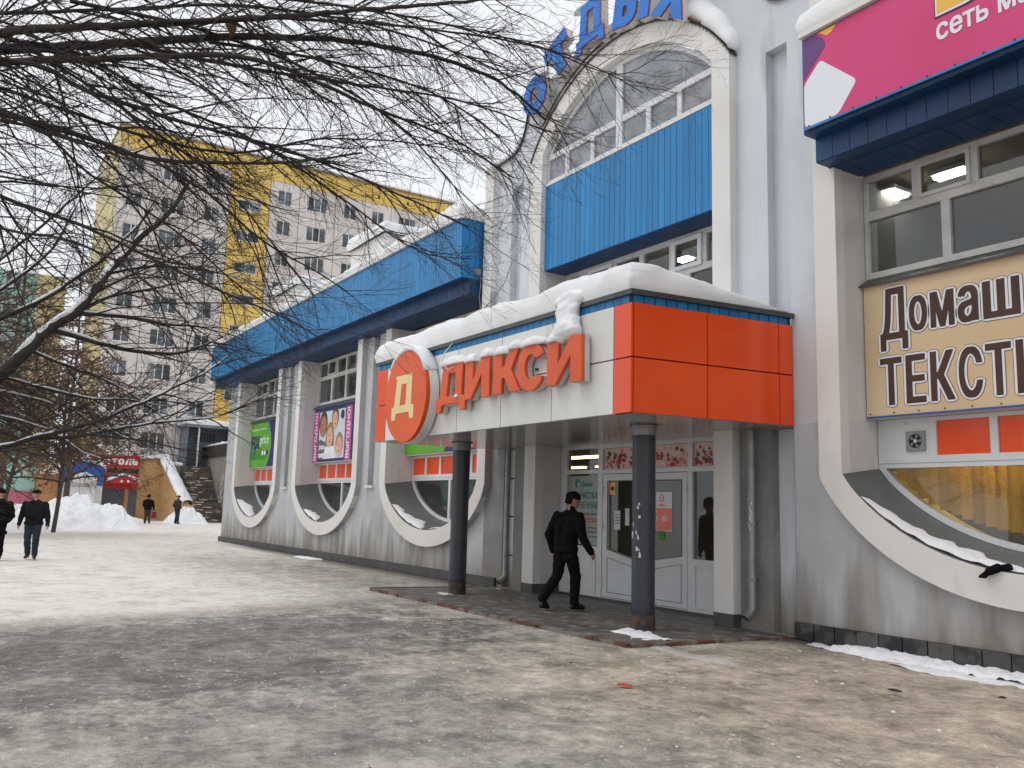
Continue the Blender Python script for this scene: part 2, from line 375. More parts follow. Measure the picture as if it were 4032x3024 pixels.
# ------------------------------------------------------------------ ground: packed, dirty winter ice
def ground_material():
    m = bpy.data.materials.new('ground_ice'); m.use_nodes = True; MATS['ground_ice'] = m
    t = m.node_tree; n = t.nodes; L = t.links; b = n['Principled BSDF']
    g = n.new('ShaderNodeNewGeometry'); pos = g.outputs['Position']
    def nz(sc, det=6, st=(1,1,1), rough=.55, dist=0):
        mp = n.new('ShaderNodeMapping'); mp.inputs['Scale'].default_value = st; L.new(pos, mp.inputs[0])
        x = n.new('ShaderNodeTexNoise'); x.inputs['Scale'].default_value = sc; x.inputs['Detail'].default_value = det
        x.inputs['Roughness'].default_value = rough; x.inputs['Distortion'].default_value = dist
        L.new(mp.outputs[0], x.inputs[0]); return x.outputs[0]
    def rng(v, a, z, lo=0, hi=1):
        r = n.new('ShaderNodeMapRange'); r.inputs['From Min'].default_value = a; r.inputs['From Max'].default_value = z
        r.inputs['To Min'].default_value = lo; r.inputs['To Max'].default_value = hi; L.new(v, r.inputs[0]); return r.outputs[0]
    def mix(f, A, B):
        k = n.new('ShaderNodeMix'); k.data_type = 'RGBA'; L.new(f, k.inputs['Factor'])
        for s, v in (('A',A),('B',B)):
            if isinstance(v, tuple): k.inputs[s].default_value = (*v, 1)
            else: L.new(v, k.inputs[s])
        return k.outputs['Result']
    def mth(op, a, c=0.0):
        k = n.new('ShaderNodeMath'); k.operation = op
        for i, v in enumerate((a, c)):
            if isinstance(v, (int, float)): k.inputs[i].default_value = v
            else: L.new(v, k.inputs[i])
        return k.outputs[0]
    sep = n.new('ShaderNodeSeparateXYZ'); L.new(pos, sep.inputs[0]); X, Y = sep.outputs['X'], sep.outputs['Y']
    big = nz(.35, 5, dist=.4); mid = nz(1.7, 8, rough=.66); fine = nz(6.5, 9, rough=.74); tiny = nz(24, 6, rough=.8); grit = nz(75, 3, rough=.7)
    # how much pale trampled snow lies on the dark ice, at every scale at once
    val = mth('ADD', mth('MULTIPLY', mid, .40), mth('ADD', mth('MULTIPLY', fine, .40), mth('MULTIPLY', tiny, .20)))
    val = mth('ADD', mth('MULTIPLY', mth('SUBTRACT', val, .5), 1.55), .5)
    val = mth('ADD', mth('ADD', val, .055), mth('MULTIPLY', mth('SUBTRACT', big, .5), .22))
    # clean packed snow farther off, with a ragged swept edge
    lim = mth('ADD', mth('ADD', X, mth('MULTIPLY', Y, .28)), mth('ADD', mth('MULTIPLY', mid, 3.4), mth('MULTIPLY', fine, .8)))
    far = rng(lim, -9.7, -10.7)
    far = mth('MULTIPLY', far, rng(mth('ADD', Y, mth('ADD', mth('MULTIPLY', big, 5.0), mth('MULTIPLY', mid, 2.0))), 11.0, 7.8))
    far2 = rng(mth('ADD', X, mth('MULTIPLY', big, 8.0)), -17, -25)
    far = mth('MAXIMUM', far, far2)
    val = mth('ADD', val, mth('MULTIPLY', far, .245))
    # bare grey ice lane in front of it
    dx = mth('ADD', X, 9.6); dy = mth('SUBTRACT', Y, 1.6)
    u = mth('ADD', mth('MULTIPLY', dx, .93), mth('MULTIPLY', dy, .36)); v = mth('SUBTRACT', mth('MULTIPLY', dy, .93), mth('MULTIPLY', dx, .36))
    e = mth('ADD', mth('POWER', mth('ABSOLUTE', mth('DIVIDE', u, 2.25)), 2.0), mth('POWER', mth('ABSOLUTE', mth('DIVIDE', v, 5.0)), 2.0))
    e = mth('ADD', e, mth('MULTIPLY', mth('SUBTRACT', mid, .5), 2.2)); e = mth('ADD', e, mth('MULTIPLY', mth('SUBTRACT', fine, .5), 1.3))
    lane = mth('MULTIPLY', rng(e, 1.25, .70), rng(far, .8, .1))
    val = mth('SUBTRACT', val, mth('MULTIPLY', lane, .078))
    sand = mth('MULTIPLY', rng(mth('ADD', X, mth('MULTIPLY', mid, 2)), -8.4, -5.4), rng(mth('ADD', Y, mth('MULTIPLY', mid, 2.2)), 4.6, 6.8))
    val = mth('ADD', val, mth('MULTIPLY', sand, .065))
    val = mth('ADD', val, mth('MULTIPLY', mth('SUBTRACT', grit, .5), .30))
    cr = n.new('ShaderNodeValToRGB'); L.new(val, cr.inputs[0])
    el_ = cr.color_ramp.elements
    el_[0].position, el_[0].color = .26, (.070,.066,.060,1); el_[1].position, el_[1].color = .82, (.80,.765,.705,1)
    for p_, c_ in ((.38,(.125,.121,.112)),(.47,(.215,.204,.184)),(.55,(.335,.313,.278)),(.63,(.465,.432,.382)),(.72,(.62,.582,.525))):
        q_ = el_.new(p_); q_.color = (*c_, 1)
    col = cr.outputs[0]
    k = n.new('ShaderNodeMix'); k.data_type = 'RGBA'; k.blend_type = 'MULTIPLY'; L.new(mth('MULTIPLY', sand, .8), k.inputs['Factor']); L.new(col, k.inputs['A']); k.inputs['B'].default_value = (1.0,.90,.775,1)
    col = k.outputs['Result']
    # ground gets darker towards the wall foot
    wet = mth('MULTIPLY', rng(mth('ADD', Y, mth('MULTIPLY', mid, .9)), 9.15, 9.75), rng(X, -34, -30))
    col = mix(mth('MULTIPLY', wet, .85), col, (.075,.070,.063))
    L.new(col, b.inputs['Base Color'])
    L.new(rng(mid, .35, .65, .42, .8), b.inputs['Roughness']); b.inputs['Specular IOR Level'].default_value = .4
    hgt = mth('ADD', mth('MULTIPLY', fine, .8), mth('ADD', mth('MULTIPLY', mid, .8), mth('ADD', mth('MULTIPLY', tiny, .35), mth('MULTIPLY', grit, .12))))
    bp = n.new('ShaderNodeBump'); bp.inputs['Strength'].default_value = .55; bp.inputs['Distance'].default_value = .03
    L.new(hgt, bp.inputs['Height']); L.new(bp.outputs[0], b.inputs['Normal'])
ground_material()
pm('porch_ice', (.085,.080,.073), (.14,.132,.12), 2.2, .5, .5, 18, c3=(.26,.245,.22), s3=5, lo3=.52, hi3=.66, spec=.4)
def ground_h(x, y):
    a = .0
    if -17 < x < .2 and -1.2 < y < 9.4:
        w = min(1, (x+17)/2, (y+1.2)/1, (9.45-y)/.6)
        a = w*(.030*n3(x,y,0,.9,3) + .012*n3(x,y,5,3.5,2))
        if -8.3 < x < -2 and 7.6 < y: a += .018*min(1,(y-7.6)/.8)*w
        d = math.hypot(max(-15.4-x,0,x+8.0), max(6.95-y,0,y-10))      # level beside the porch slab
        a *= min(1, d/.5)
        a = min(a, .055)
    return a - .01
def build_ground():
    mb = MB()
    xs = sorted(set([-900,-500,-300,-200,-140,-110,-90] + list(np.arange(-80,-30,4)) + list(np.arange(-30,-16,1)) + list(np.round(np.arange(-16,0.01,.11),3)) + [1,3,8,20,60,150,300,600]))
    ys = sorted(set([-900,-500,-300,-150,-80,-40,-20,-10,-5,-2] + list(np.round(np.arange(-1,9.45,.11),3)) + [9.5,10,12,16,24,40,80,150,300,600]))
    vs = [(x,y,ground_h(x,y)) for y in ys for x in xs]; k = len(xs)
    fs = [(j*k+i, j*k+i+1, (j+1)*k+i+1, (j+1)*k+i) for j in range(len(ys)-1) for i in range(k-1)]
    mb.add(vs, fs)
    mb.build('ground', 'ground_ice', smooth=True, recalc=False, kind='structure', label='trampled grey brown ice and packed snow of the square')
build_ground()

# ------------------------------------------------------------------ the shop building
YW, YF, YG, YL = 9.50, 9.35, 10.0, 10.15     # wall face, white surround face, upper window plane, lower window plane
BAYS = [-31.33, -24.57, -17.95, -4.63]; ARCH = -11.29
NICHE = [-28.13, -21.38, -14.67, -7.90]
OUT, INN = 2.57, 2.24
shop = thing('shop_building', 'long pale grey shop building with U shaped window bays and blue fascia', 'building', (-11.3, 12, 0))

def u_loop(c, half, z0, h, top, n=26): return [(c-half, top)] + arc(c, half, z0, h, n) + [(c+half, top)]
def rect(x0,x1,z0,z1): return [(x0,z0),(x1,z0),(x1,z1),(x0,z1)]
# wall of the left wing
holes = [u_loop(c, 2.42, 2.06, 1.25, 6.2) for c in BAYS[:3]] + [rect(x-.19,x+.19,2.08,6.12) for x in NICHE[:2]]
MB().plate([rect(-35.45,-15.6,0,6.3)] + holes, YW, YW+.24).build('wall', 'wall', shop, label='lower left wing wall, grey plaster with splash dirt')
# wall of the tower with its swept parapet
flare = [(-15.6,8.95),(-15.38,8.92),(-15.03,8.93),(-14.75,8.97),(-14.59,9.05),(-14.47,9.21),(-14.37,9.42),(-14.31,9.66),(-14.2,9.9)]
top = flare + [(-13.8,10.08),(-13.2,10.25),(-12.3,10.41),(ARCH,10.46)]
top = top + [(2*ARCH-x, z) for x, z in reversed(top[:-1])]
aloop = [(ARCH-2.45,.05),(ARCH+2.45,.05)] + list(reversed(arc(ARCH,2.45,8.5,1.25,26,up=True)))
MB().plate([[(2*ARCH+15.6,2.9),(2*ARCH+15.6,8.95)][:0] + list(reversed(top)) + [(-15.6,2.78),(-6.98,2.78)], [(x, max(z,2.85)) for x, z in aloop], rect(NICHE[2]-.19,NICHE[2]+.19,2.9,8.22), rect(NICHE[3]-.19,NICHE[3]+.19,2.9,8.27)], YW, YW+.24).build('wall', 'wall_pale', shop, label='pale upper wall of the arched tower')
MB().plate([rect(NICHE[3]+.20,-6.98,0,2.78)], YW, YW+.24).build('wall','wall',shop,label='grey wall strip right of the canopy recess')
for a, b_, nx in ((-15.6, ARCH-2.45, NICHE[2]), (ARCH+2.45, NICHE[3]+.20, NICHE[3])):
    MB().plate([rect(a,b_,0,2.78), rect(nx-.19,nx+.19,.03,2.74)], YW, YW+.24).build('wall', 'wall_entry', shop, label='darker grey wall with splash dirt under the canopy')
# right wing wall
MB().plate([rect(-6.98,3.0,0,6.3), u_loop(BAYS[3],2.42,2.06,1.25,6.2)], YW, YW+.24).build('wall', 'wall', shop, label='right wing wall, grey plaster stained brown at the foot')
for x in NICHE:
    z0, z1 = (2.08,6.12) if x < -20 else (.03, 8.28)
    one(x-.22,x+.22,YW+.15,YW+.2,z0-.02,z1+.02,'niche_back','wall_pale' if x > -20 else 'wall',shop)
    if x < -20: one(x-.24,x+.24,YW-.07,YW+.15,2.0,2.08,'niche_sill','reveal',shop)
# body behind: roofs, back, ends, interior floor and ceilings
one(-35.4,-15.6,9.76,20,6.9,7.1,'roof','roof_felt',shop)
one(-15.6,-6.98,9.76,20,8.6,8.8,'roof','roof_felt',shop)
one(-6.98,3,9.76,20,6.9,7.1,'roof','roof_felt',shop)
one(-35.45,3,19.8,20.0,0,8.6,'back_wall','wall',shop)
one(-35.45,-35.2,9.76,19.8,0,6.9,'end_wall','wall',shop)
one(2.75,3,9.76,19.8,0,6.9,'end_wall','wall',shop)
one(-35.2,2.75,10.4,19.8,6.28,6.32,'ceiling','interior_lit',shop)
one(-35.2,2.75,9.76,19.8,-.02,.03,'interior_floor','floor_in',shop)
one(-35.2,2.75,16.5,16.6,.05,6.25,'inner_wall','interior',shop)
for x in (-35.0,-22.0,-7.2,2.6):
    one(x-.04,x+.04,10.3,16.5,.05,6.25,'cross_wall','interior',shop)

def panes(parent, cells, y, mat='glass', fr=None):
    for x0,x1,z0,z1 in cells:
        one(x0,x1,y-.004,y+.004,z0,z1,'pane',mat,parent)
def bar_frame(cells, outer, y0, y1):
    """frame plate with one opening per cell"""
    x0,x1,z0,z1 = outer
    return MB().plate([rect(x0,x1,z0,z1)] + [rect(*c) for c in cells], y0, y1)
def bay(c, upto, right=False):
    # white surround
    EL = .12 if right else .42
    out = [(c-OUT,upto)] + arc(c,OUT,2.06,1.40,30,el=EL) + [(c+OUT,upto)]
    inn = [(c+INN,upto)] + list(reversed(arc(c,INN,2.10,1.07,30,el=EL))) + [(c-INN,upto)]
    sr = MB().plate([out+inn], YF, YW+.02).build('window_surround',['trim','wall'],shop)
    zo, zi = arc(c,OUT,2.06,1.40,60,el=EL), arc(c,INN,2.10,1.07,60,el=EL)
    at = lambda L, x: min(L, key=lambda q: abs(q[0]-x))[1]
    for q in sr.data.polygons:                     # the outer edge is painted like the wall
        if abs(q.normal.y) < .5:
            x, z = q.center.x, q.center.z
            q.material_index = int(abs(x-c) > (INN+OUT)/2 if z > 2.05 or abs(x-c) > INN else z < (at(zo,x)+at(zi,x))/2)
        else: q.material_index = 0
    # reveals (both sides) and the concave painted sill
    for s in (-1,1):
        xa, xb = sorted((c+s*(INN+.004), c+s*(INN+.12)))
        one(xa+(.0 if s>0 else 0),xb,YF+.012,YL+.1,2.12,6.1,'reveal','reveal',shop)
    f = arc(c,INN,2.10,1.07,28,el=EL); b = arc(c,INN,2.20,1.0,28,el=EL)
    prof = []
    for k in range(7):
        t = k/6; y = YF+.01 + (YL-.02-YF)*t
        prof.append([(f[i][0]+(b[i][0]-f[i][0])*t, y, f[i][1]+(b[i][1]-f[i][1])*t) for i in range(29)])
    mb = MB(); mb.rings(prof, close=False)
    mb.rings([[(x,y,z-.05) for x,y,z in r] for r in prof], close=False)
    mb.rings([prof[0], [(x,y,z-.05) for x,y,z in prof[0]]], close=False)
    mb.build('sill','sill',shop,smooth=True,label='concave dark grey window sill')
    # upper window: small lights over tall ones
    x0,x1 = c-INN+.01, c+INN-.01; n = 6; w = (x1-x0)/n
    zt, zm, zb = 6.06, 5.50, 4.66
    cells = []
    for i in range(n): cells.append((x0+i*w+.05, x0+(i+1)*w-.05, zm+.07, zt-.07))
    for i in range(4): cells.append((x0+i*(x1-x0)/4+.055, x0+(i+1)*(x1-x0)/4-.055, zb+.08, zm-.05))
    win = bar_frame(cells,(x0,x1,zb,zt),YG-.05,YG+.05).build('window','frame_old' ,shop,recalc=True)
    panes(win, cells, YG)
    for i in (1,4):                                   # opening sashes
        a = cells[i]
        bar_frame([(a[0]+.035,a[1]-.035,a[2]+.035,a[3]-.035)], (a[0]-.015,a[1]+.015,a[2]-.015,a[3]+.015), YG-.075, YG-.052).build('sash','frame_old',win)
    # board that carries the banner, in front of the parapet between the windows
    one(x0,x1,YG-.115,YL+.02,2.82,4.60,'spandrel_box','reveal',shop)
    MB().add([(x0-.04,YG-.20,4.555),(x1+.04,YG-.20,4.555),(x1+.04,YG-.06,4.64),(x0-.04,YG-.06,4.64),
              (x0-.04,YG-.20,4.535),(x1+.04,YG-.20,4.535),(x1+.04,YG-.06,4.62),(x0-.04,YG-.06,4.62)],
             [(0,1,2,3),(7,6,5,4),(0,4,5,1),(1,5,6,2),(2,6,7,3),(3,7,4,0)]).build('drip_sill','gutter',shop)
    # orange strip, one panel per light
    cells = [(x0+i*w+.045, x0+(i+1)*w-.045, 2.345, 2.765) for i in range(n)]
    sw = bar_frame(cells,(x0,x1,2.26,2.815),YL-.05,YL+.05).build('strip_frame','upvc',shop)
    for i, q in enumerate(cells):
        if right and i == 0: one(q[0]-.01,q[1]+.01,YL-.045,YL,q[2]-.01,q[3]+.01,'blank_panel','upvc',sw)
        else: one(q[0],q[1],YL-.02,YL+.01,q[2],q[3],'orange_panel','orange',sw)
    # lower bow window in two or three lights with a bent lower rail
    lo = arc(c,INN-.005,2.20,1.0,28,el=EL); li = arc(c,INN-.085,2.20,.93,28,el=EL)
    hole = [(c-INN+.10,2.255)] + li + [(c+INN-.10,2.255)]
    lw = MB().plate([[(c-INN+.005,2.258)] + lo + [(c+INN-.005,2.258)], [(x,min(z,2.24)) for x,z in hole[1:-1]]], YL-.04, YL+.04)
    low = lw.build('window','upvc',shop)
    xm = c-.25
    zz = lambda x: min(li, key=lambda p: abs(p[0]-x))[1]
    one(xm-.045,xm+.045,YL-.045,YL+.045,zz(xm)+.0,2.25,'mullion','upvc',low)
    for a, b2 in ((-9e9,xm-.045),(xm+.045,9e9)):
        pts = [p for p in li if a < p[0] < b2]
        if a > -9e8: pts = [(a, zz(a))] + pts
        else: pts = pts + [(b2, zz(b2))]
        pts = [(x,min(z,2.24)) for x,z in pts]
        MB().plate([pts + ([(pts[-1][0],2.25)] if a < -9e8 else []) + ([(pts[0][0],2.25)] if a > -9e8 else [])], YL-.004, YL+.004).build('pane','glass',low)
for i, c in enumerate(BAYS): bay(c, 6.10, i == 3)
one(BAYS[2]+INN,BAYS[2]+OUT,YF,YW+.02,6.10,8.9,'pilaster','trim',shop)
one(BAYS[3]-OUT,BAYS[3]-INN,YF,YW+.02,6.10,8.9,'pilaster','trim',shop)
# plinth
one(-35.6,-15.05,YW-.06,YW-.002,0,.19,'plinth','plinth',shop)
pl = one(-7.70,3,YW-.045,YW-.002,0,.215,'plinth','gutter',shop)
tm = MB().box(-.145,.145,-.022,0,-.105,.105).mesh('tile','tile',recalc=False)
for i in range(34):
    place('tile', tm, pl, (-7.55+.305*i+random.uniform(-.004,.004), YW-.047+random.uniform(-.003,.003), .107))

# ---- fascias: boarded blue boxes on the wing roofs
def fascia(x0, x1, boards, end):
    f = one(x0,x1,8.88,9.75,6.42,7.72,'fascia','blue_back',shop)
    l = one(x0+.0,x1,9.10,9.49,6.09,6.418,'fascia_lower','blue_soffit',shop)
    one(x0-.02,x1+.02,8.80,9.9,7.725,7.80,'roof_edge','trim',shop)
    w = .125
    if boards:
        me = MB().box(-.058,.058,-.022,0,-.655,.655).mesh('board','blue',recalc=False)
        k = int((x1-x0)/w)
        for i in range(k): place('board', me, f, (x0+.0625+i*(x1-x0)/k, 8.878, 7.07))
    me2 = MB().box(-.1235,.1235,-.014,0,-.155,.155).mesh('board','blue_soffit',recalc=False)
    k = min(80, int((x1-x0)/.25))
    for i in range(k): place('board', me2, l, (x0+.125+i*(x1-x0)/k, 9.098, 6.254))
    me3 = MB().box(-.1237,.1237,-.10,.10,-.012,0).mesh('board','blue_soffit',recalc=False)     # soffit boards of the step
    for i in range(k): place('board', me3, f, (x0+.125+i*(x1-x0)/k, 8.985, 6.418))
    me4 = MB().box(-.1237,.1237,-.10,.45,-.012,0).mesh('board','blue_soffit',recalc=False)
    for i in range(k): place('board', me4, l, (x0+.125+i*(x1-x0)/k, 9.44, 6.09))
    xe = x1 if end > 0 else x0
    for j in range(4):
        y0 = 8.872+j*.157
        one(min(xe,xe+.014*end),max(xe,xe+.014*end),y0,y0+.150,6.42,7.715,'end_board','blue',f)
fascia(-36.3,-15.80,True,1)
fascia(-6.94,3.0,False,-1)

# ---- arched bay of the tower
out = [(ARCH-2.63,.2)] + arc(ARCH,2.63,8.5,1.43,30,up=True) + [(ARCH+2.63,.2)]
inn = [(ARCH+2.27,.2)] + list(reversed(arc(ARCH,2.27,8.5,1.07,30,up=True))) + [(ARCH-2.27,.2)]
MB().plate([out+inn], YF, YW+.02).build('arch_surround','trim',shop)
for s in (-1,1):
    xa, xb = sorted((ARCH+s*2.274, ARCH+s*2.40))
    one(xa,xb,YF+.012,YG+.2,.06,8.45,'reveal','reveal',shop)
    one(ARCH+s*2.45-.185,ARCH+s*2.45+.185,YF-.012,YG+.2 if False else YF+.3,0,.20,'pilaster_foot','plinth',shop)
one(ARCH-2.40,ARCH-2.268,YF+.3,YG+.06,0,.205,'pilaster_foot','plinth',shop)
# big lunette window
cells = [(ARCH-2.22,-12.965,7.975,8.395),(-12.855,-12.19,7.975,8.395),(-12.09,-11.46,7.975,8.395),(-11.29,-10.665,7.975,8.395),(-10.555,-9.91,7.975,8.395),(-9.81,ARCH+2.22,7.975,8.395)]
seg = arc(ARCH,2.25,8.47,1.09,40,up=True); seg2 = arc(ARCH,2.14,8.50,.98,40,up=True)
lun_l = [p for p in seg2 if p[0] < -11.47]; lun_r = [p for p in seg2 if p[0] > -11.28]
lun_l = lun_l + [(-11.46,lun_l[-1][1]+.005),(-11.46,8.505)]; lun_r = [(-11.29,8.505),(-11.29,lun_r[0][1]+.005)] + lun_r
lw = MB().plate([[(ARCH-2.25,7.90)] + seg + [(ARCH+2.25,7.90)]] + [rect(*c) for c in cells] + [lun_l, lun_r], YW-.02, YW+.06).build('arched_window','upvc',shop)
panes(lw, cells, YW+.02, 'glass_dusty')
for q in (lun_l, lun_r): MB().plate([q], YW+.016, YW+.024).build('pane','glass_dusty',lw)
one(ARCH-2.25,ARCH+2.25,10.3,10.32,7.7,9.6,'net_curtain','paper',shop)
one(ARCH-2.27,ARCH+2.27,9.6,10.34,7.62,7.66,'gallery_floor','interior',shop)
# boarded blue panel between the windows
bp_ = one(ARCH-2.25,ARCH+2.25,YF+.12,YG+.1,6.16,7.86,'blue_panel','blue_back',shop)
me = MB().box(-.066,.066,-.022,0,-.85,.85).mesh('board','blue',recalc=False)
for i in range(32): place('board', me, bp_, (ARCH-2.25+.0703+i*.1406, YF+.118, 7.01))
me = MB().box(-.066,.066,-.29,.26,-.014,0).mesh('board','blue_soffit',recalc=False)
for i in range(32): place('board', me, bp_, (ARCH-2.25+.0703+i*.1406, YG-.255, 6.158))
one(ARCH-2.25,ARCH+2.25,YF+.085,YF+.15,7.862,7.90,'flashing','trim',shop)
# strip window below it
x0,x1 = ARCH-2.26, ARCH+2.26
cells = []; w = (x1-x0)/6
for i in range(6): cells += [(x0+i*w+.055,x0+(i+1)*w-.055,5.57,6.05)]
for i in range(4): cells += [(x0+i*(x1-x0)/4+.06,x0+(i+1)*(x1-x0)/4-.06,4.55,5.46)]
win = bar_frame(cells,(x0,x1,4.45,6.14),YG-.05,YG+.05).build('window','frame_old',shop)
panes(win, cells, YG)
for i in (1,4):
    a = cells[i]; bar_frame([(a[0]+.06,a[1]-.06,a[2]+.05,a[3]-.05)], (a[0]-.02,a[1]+.02,a[2]-.02,a[3]+.02), YG-.085, YG-.052).build('sash','upvc',win)
one(x0,x1,YG-.12,YG+.2,2.80,4.45,'spandrel_box','reveal',shop)
# snow apron ledge over the canopy back
# ---- entrance: side lights, transoms and a pair of doors
DY = 10.0
xL, xR = ARCH-2.26, ARCH+2.26
ecells = [(-13.36,-12.42,2.31,2.69),(-12.29,-10.15,2.30,2.68),(-10.05,-9.12,2.30,2.68),(-13.36,-12.42,.93,2.235),(-10.05,-9.12,.86,2.22)]
doorhole = (-12.30,-10.16,.075,2.225)
ef = bar_frame(ecells+[doorhole],(xL,xR,.06,2.755),DY-.05,DY+.05).build('entrance_frame','upvc',shop)
panes(ef, [ecells[0],ecells[3],ecells[4]], DY)
for a, b2 in ((-13.33,-12.45),(-10.02,-9.15)):
    bar_frame([(a+.045,b2-.045,.16,.76)],(a,b2,.115,.805),DY-.066,DY-.051).build('lower_panel','upvc',ef)
def door(x0, x1, slope):
    # leaf with a slanted lower rail (glass above, panel below)
    zl, zr = (.90,.76) if slope > 0 else (.76,.90)
    g = [(x0+.14,zl),(x1-.12,zr),(x1-.12,2.09),(x0+.14,2.09)]
    p = [(x0+.14,.16),(x1-.12,.16),(x1-.12,zr-.13),(x0+.14,zl-.13)]
    d = MB().plate([rect(x0,x1,.085,2.215), g], DY-.045, DY+.025).build('door','upvc',ef)
    MB().plate([g], DY-.008, DY-.001).build('pane','glass',d)
    inset = lambda L, e: [(L[0][0]+e,L[0][1]+e),(L[1][0]-e,L[1][1]+e),(L[2][0]-e,L[2][1]-e),(L[3][0]+e,L[3][1]-e)]
    MB().plate([p, inset(p,.014)], DY-.052, DY-.046).build('panel_bead','metal_grey',d)
    MB().plate([[(a-.012,b) for a,b in (g[0],)]+[(g[1][0]+.012,g[1][1]-.012),(g[2][0]+.012,g[2][1]+.012),(g[3][0]-.012,g[3][1]+.012)], g], DY-.050, DY-.046).build('gasket','gasket',d)
    hx = x0 if slope > 0 else x1
    for z in (.3,1.3,1.95): one(hx-.02,hx+.02,DY-.075,DY-.046,z-.06,z+.06,'hinge','upvc',d)
    kx = x1-.06 if slope > 0 else x0+.06
    MB().tube([(kx,DY-.05,.95),(kx,DY-.11,.97),(kx,DY-.11,1.25),(kx,DY-.05,1.27)],.014,8).build('handle','upvc',d)
door(-12.285,-11.235,1); door(-11.225,-10.175,-1)
one(xL,xR,DY-.1,DY+.2,.0,.055,'threshold','plinth',shop)
# ------------------------------------------------------------------ porch slab and steps
CF, CB = 6.92, 9.50                                    # canopy front and back
def sk(x, y): return x + (y-CF)*.13                    # the canopy and the porch are slightly skewed to the wall
def slab_T(a, b, d): return (sk(a, b), b, d)
porch = MB().plate([[(-15.35,6.98),(-8.12,6.98),(-8.12,9.44),(-15.35,9.44)]], -.03, .022, slab_T).build('porch_slab','porch_ice',kind='structure',label='low icy porch slab in front of the shop doors')
MB().plate([[(-13.57,9.44),(-9.03,9.44),(-9.03,10.0),(-13.57,10.0)]], -.03, .022, lambda a,b,d: (a,b,d)).build('door_recess_floor','porch_ice',porch)
bm_ = MB().box(-.295,.295,-.045,.045,-.03,.018).mesh('kerb_tile','brickred',recalc=False)
for i in range(12):
    place('kerb_tile', bm_, porch, (-15.0+.605*i, 6.93+random.uniform(-.01,.01),   .014+random.uniform(-.003,.003)))
for i in range(4):
    y = 7.25+.605*i; place('kerb_tile', bm_, porch, (sk(-8.06,y), y, .014), (0,0,R(82.5)))
    place('kerb_tile', bm_, porch, (sk(-15.42,y), y, .014), (0,0,R(82.5)))

# ------------------------------------------------------------------ entrance canopy
canopy = thing('entrance_canopy','boxy white and orange entrance canopy on two dark round columns','canopy',(-11.7,8.2,0))
ZB, ZS, ZT = 2.75, 3.44, 4.13
XL, XR = -15.48, -8.02
MB().plate([[(XL+.05,CF+.05),(XR-.05,CF+.05),(XR-.05,CB-.01),(XL+.05,CB-.01)]], ZB+.035, ZT+.02, slab_T).build('canopy_core','joint_white',canopy)
def fpanel(x0, x1, z0, z1, mat, name):
    g = .009
    MB().box(x0+g,x1-g,CF,CF+.03,z0+g,z1-g).build(name,mat,canopy,recalc=False)
seams = [-15.02,-13.65,-12.31,-10.98,-9.68,-8.36]
for a, b in zip(seams[:-1], seams[1:]):
    fpanel(a,b,ZB,ZS,'panel_white','white_panel'); fpanel(a,b,ZS,ZT,'panel_white','white_panel')
for a, b in ((XL,seams[0]),(seams[-1],XR)):
    fpanel(a,b,ZB,ZS,'orange','orange_panel'); fpanel(a,b,ZS,ZT,'orange','orange_panel')
MB().box(-8.34,XR-.02,CF+.028,CF+.045,ZB,ZT).build('joint_backing','joint',canopy)
def spanel(y0, y1, z0, z1, x, s):
    g = .009; ya, yb = y0+g, y1-g
    MB().add([(sk(x,ya),ya,z0+g),(sk(x,yb),yb,z0+g),(sk(x,yb),yb,z1-g),(sk(x,ya),ya,z1-g),
              (sk(x,ya)-.03*s,ya,z0+g),(sk(x,yb)-.03*s,yb,z0+g),(sk(x,yb)-.03*s,yb,z1-g),(sk(x,ya)-.03*s,ya,z1-g)],
             [(0,1,2,3),(7,6,5,4),(0,4,5,1),(1,5,6,2),(2,6,7,3),(3,7,4,0)]).build('orange_panel','orange',canopy)
dY = CB-CF
for f0, f1 in ((.0,.443),(.443,.90),(.90,.995)):
    for z0, z1 in ((ZB,ZS),(ZS,ZT)):
        spanel(CF+dY*f0+(.03 if f0 == 0 else 0), CF+dY*f1, z0, z1, XR, 1); spanel(CF+dY*f0+(.03 if f0 == 0 else 0), CF+dY*f1, z0, z1, XL, -1)
MB().add([(sk(XR,CF+.04)-.032,CF+.04,ZB+.01),(sk(XR,CB)-.032,CB-.02,ZB+.01),(sk(XR,CB)-.032,CB-.02,ZT),(sk(XR,CF+.04)-.032,CF+.04,ZT)],[(0,1,2,3)]).build('joint_backing','joint',canopy)
# glossy soffit in long strips
k = 26
for i in range(k):
    a, b = XL+.03+i*(XR-XL-.06)/k, XL+.03+(i+1)*(XR-XL-.06)/k
    y0 = CF+.032
    MB().plate([[(a+.003,y0),(b-.003,y0),(b-.003,CB-.012 if not -13.6 < (a+b)/2+.3 < -9 else CB+.42),(a+.003,CB-.012 if not -13.6 < (a+b)/2+.3 < -9 else CB+.42)]], ZB, ZB+.03, slab_T).build('soffit_strip','soffit',canopy)
# blue lath strip and dark gutter above the panels
me = MB().box(-.075,.075,-.01,0,-.045,.045).mesh('lath','blue',recalc=False)
ls = MB().plate([[(XL+.04,CF+.022),(XR-.04,CF+.022),(XR-.04,CB-.012),(XL+.04,CB-.012)]], ZT+.0, ZT+.09, slab_T).build('lath_strip','blue_back',canopy)
for i in range(46): place('lath', me, ls, (XL+.11+i*.1603, CF+.020, ZT+.045))
for i in range(15):
    y = CF+.12+i*.165; place('lath', me, ls, (sk(XR-.038,y), y, ZT+.045), (0,0,R(82.6)))
MB().plate([[(XL-.03,CF-.035),(XR+.035,CF-.035),(XR+.035,CB-.012),(XL-.03,CB-.012)]], ZT+.092, ZT+.155, slab_T).build('gutter','gutter',canopy)
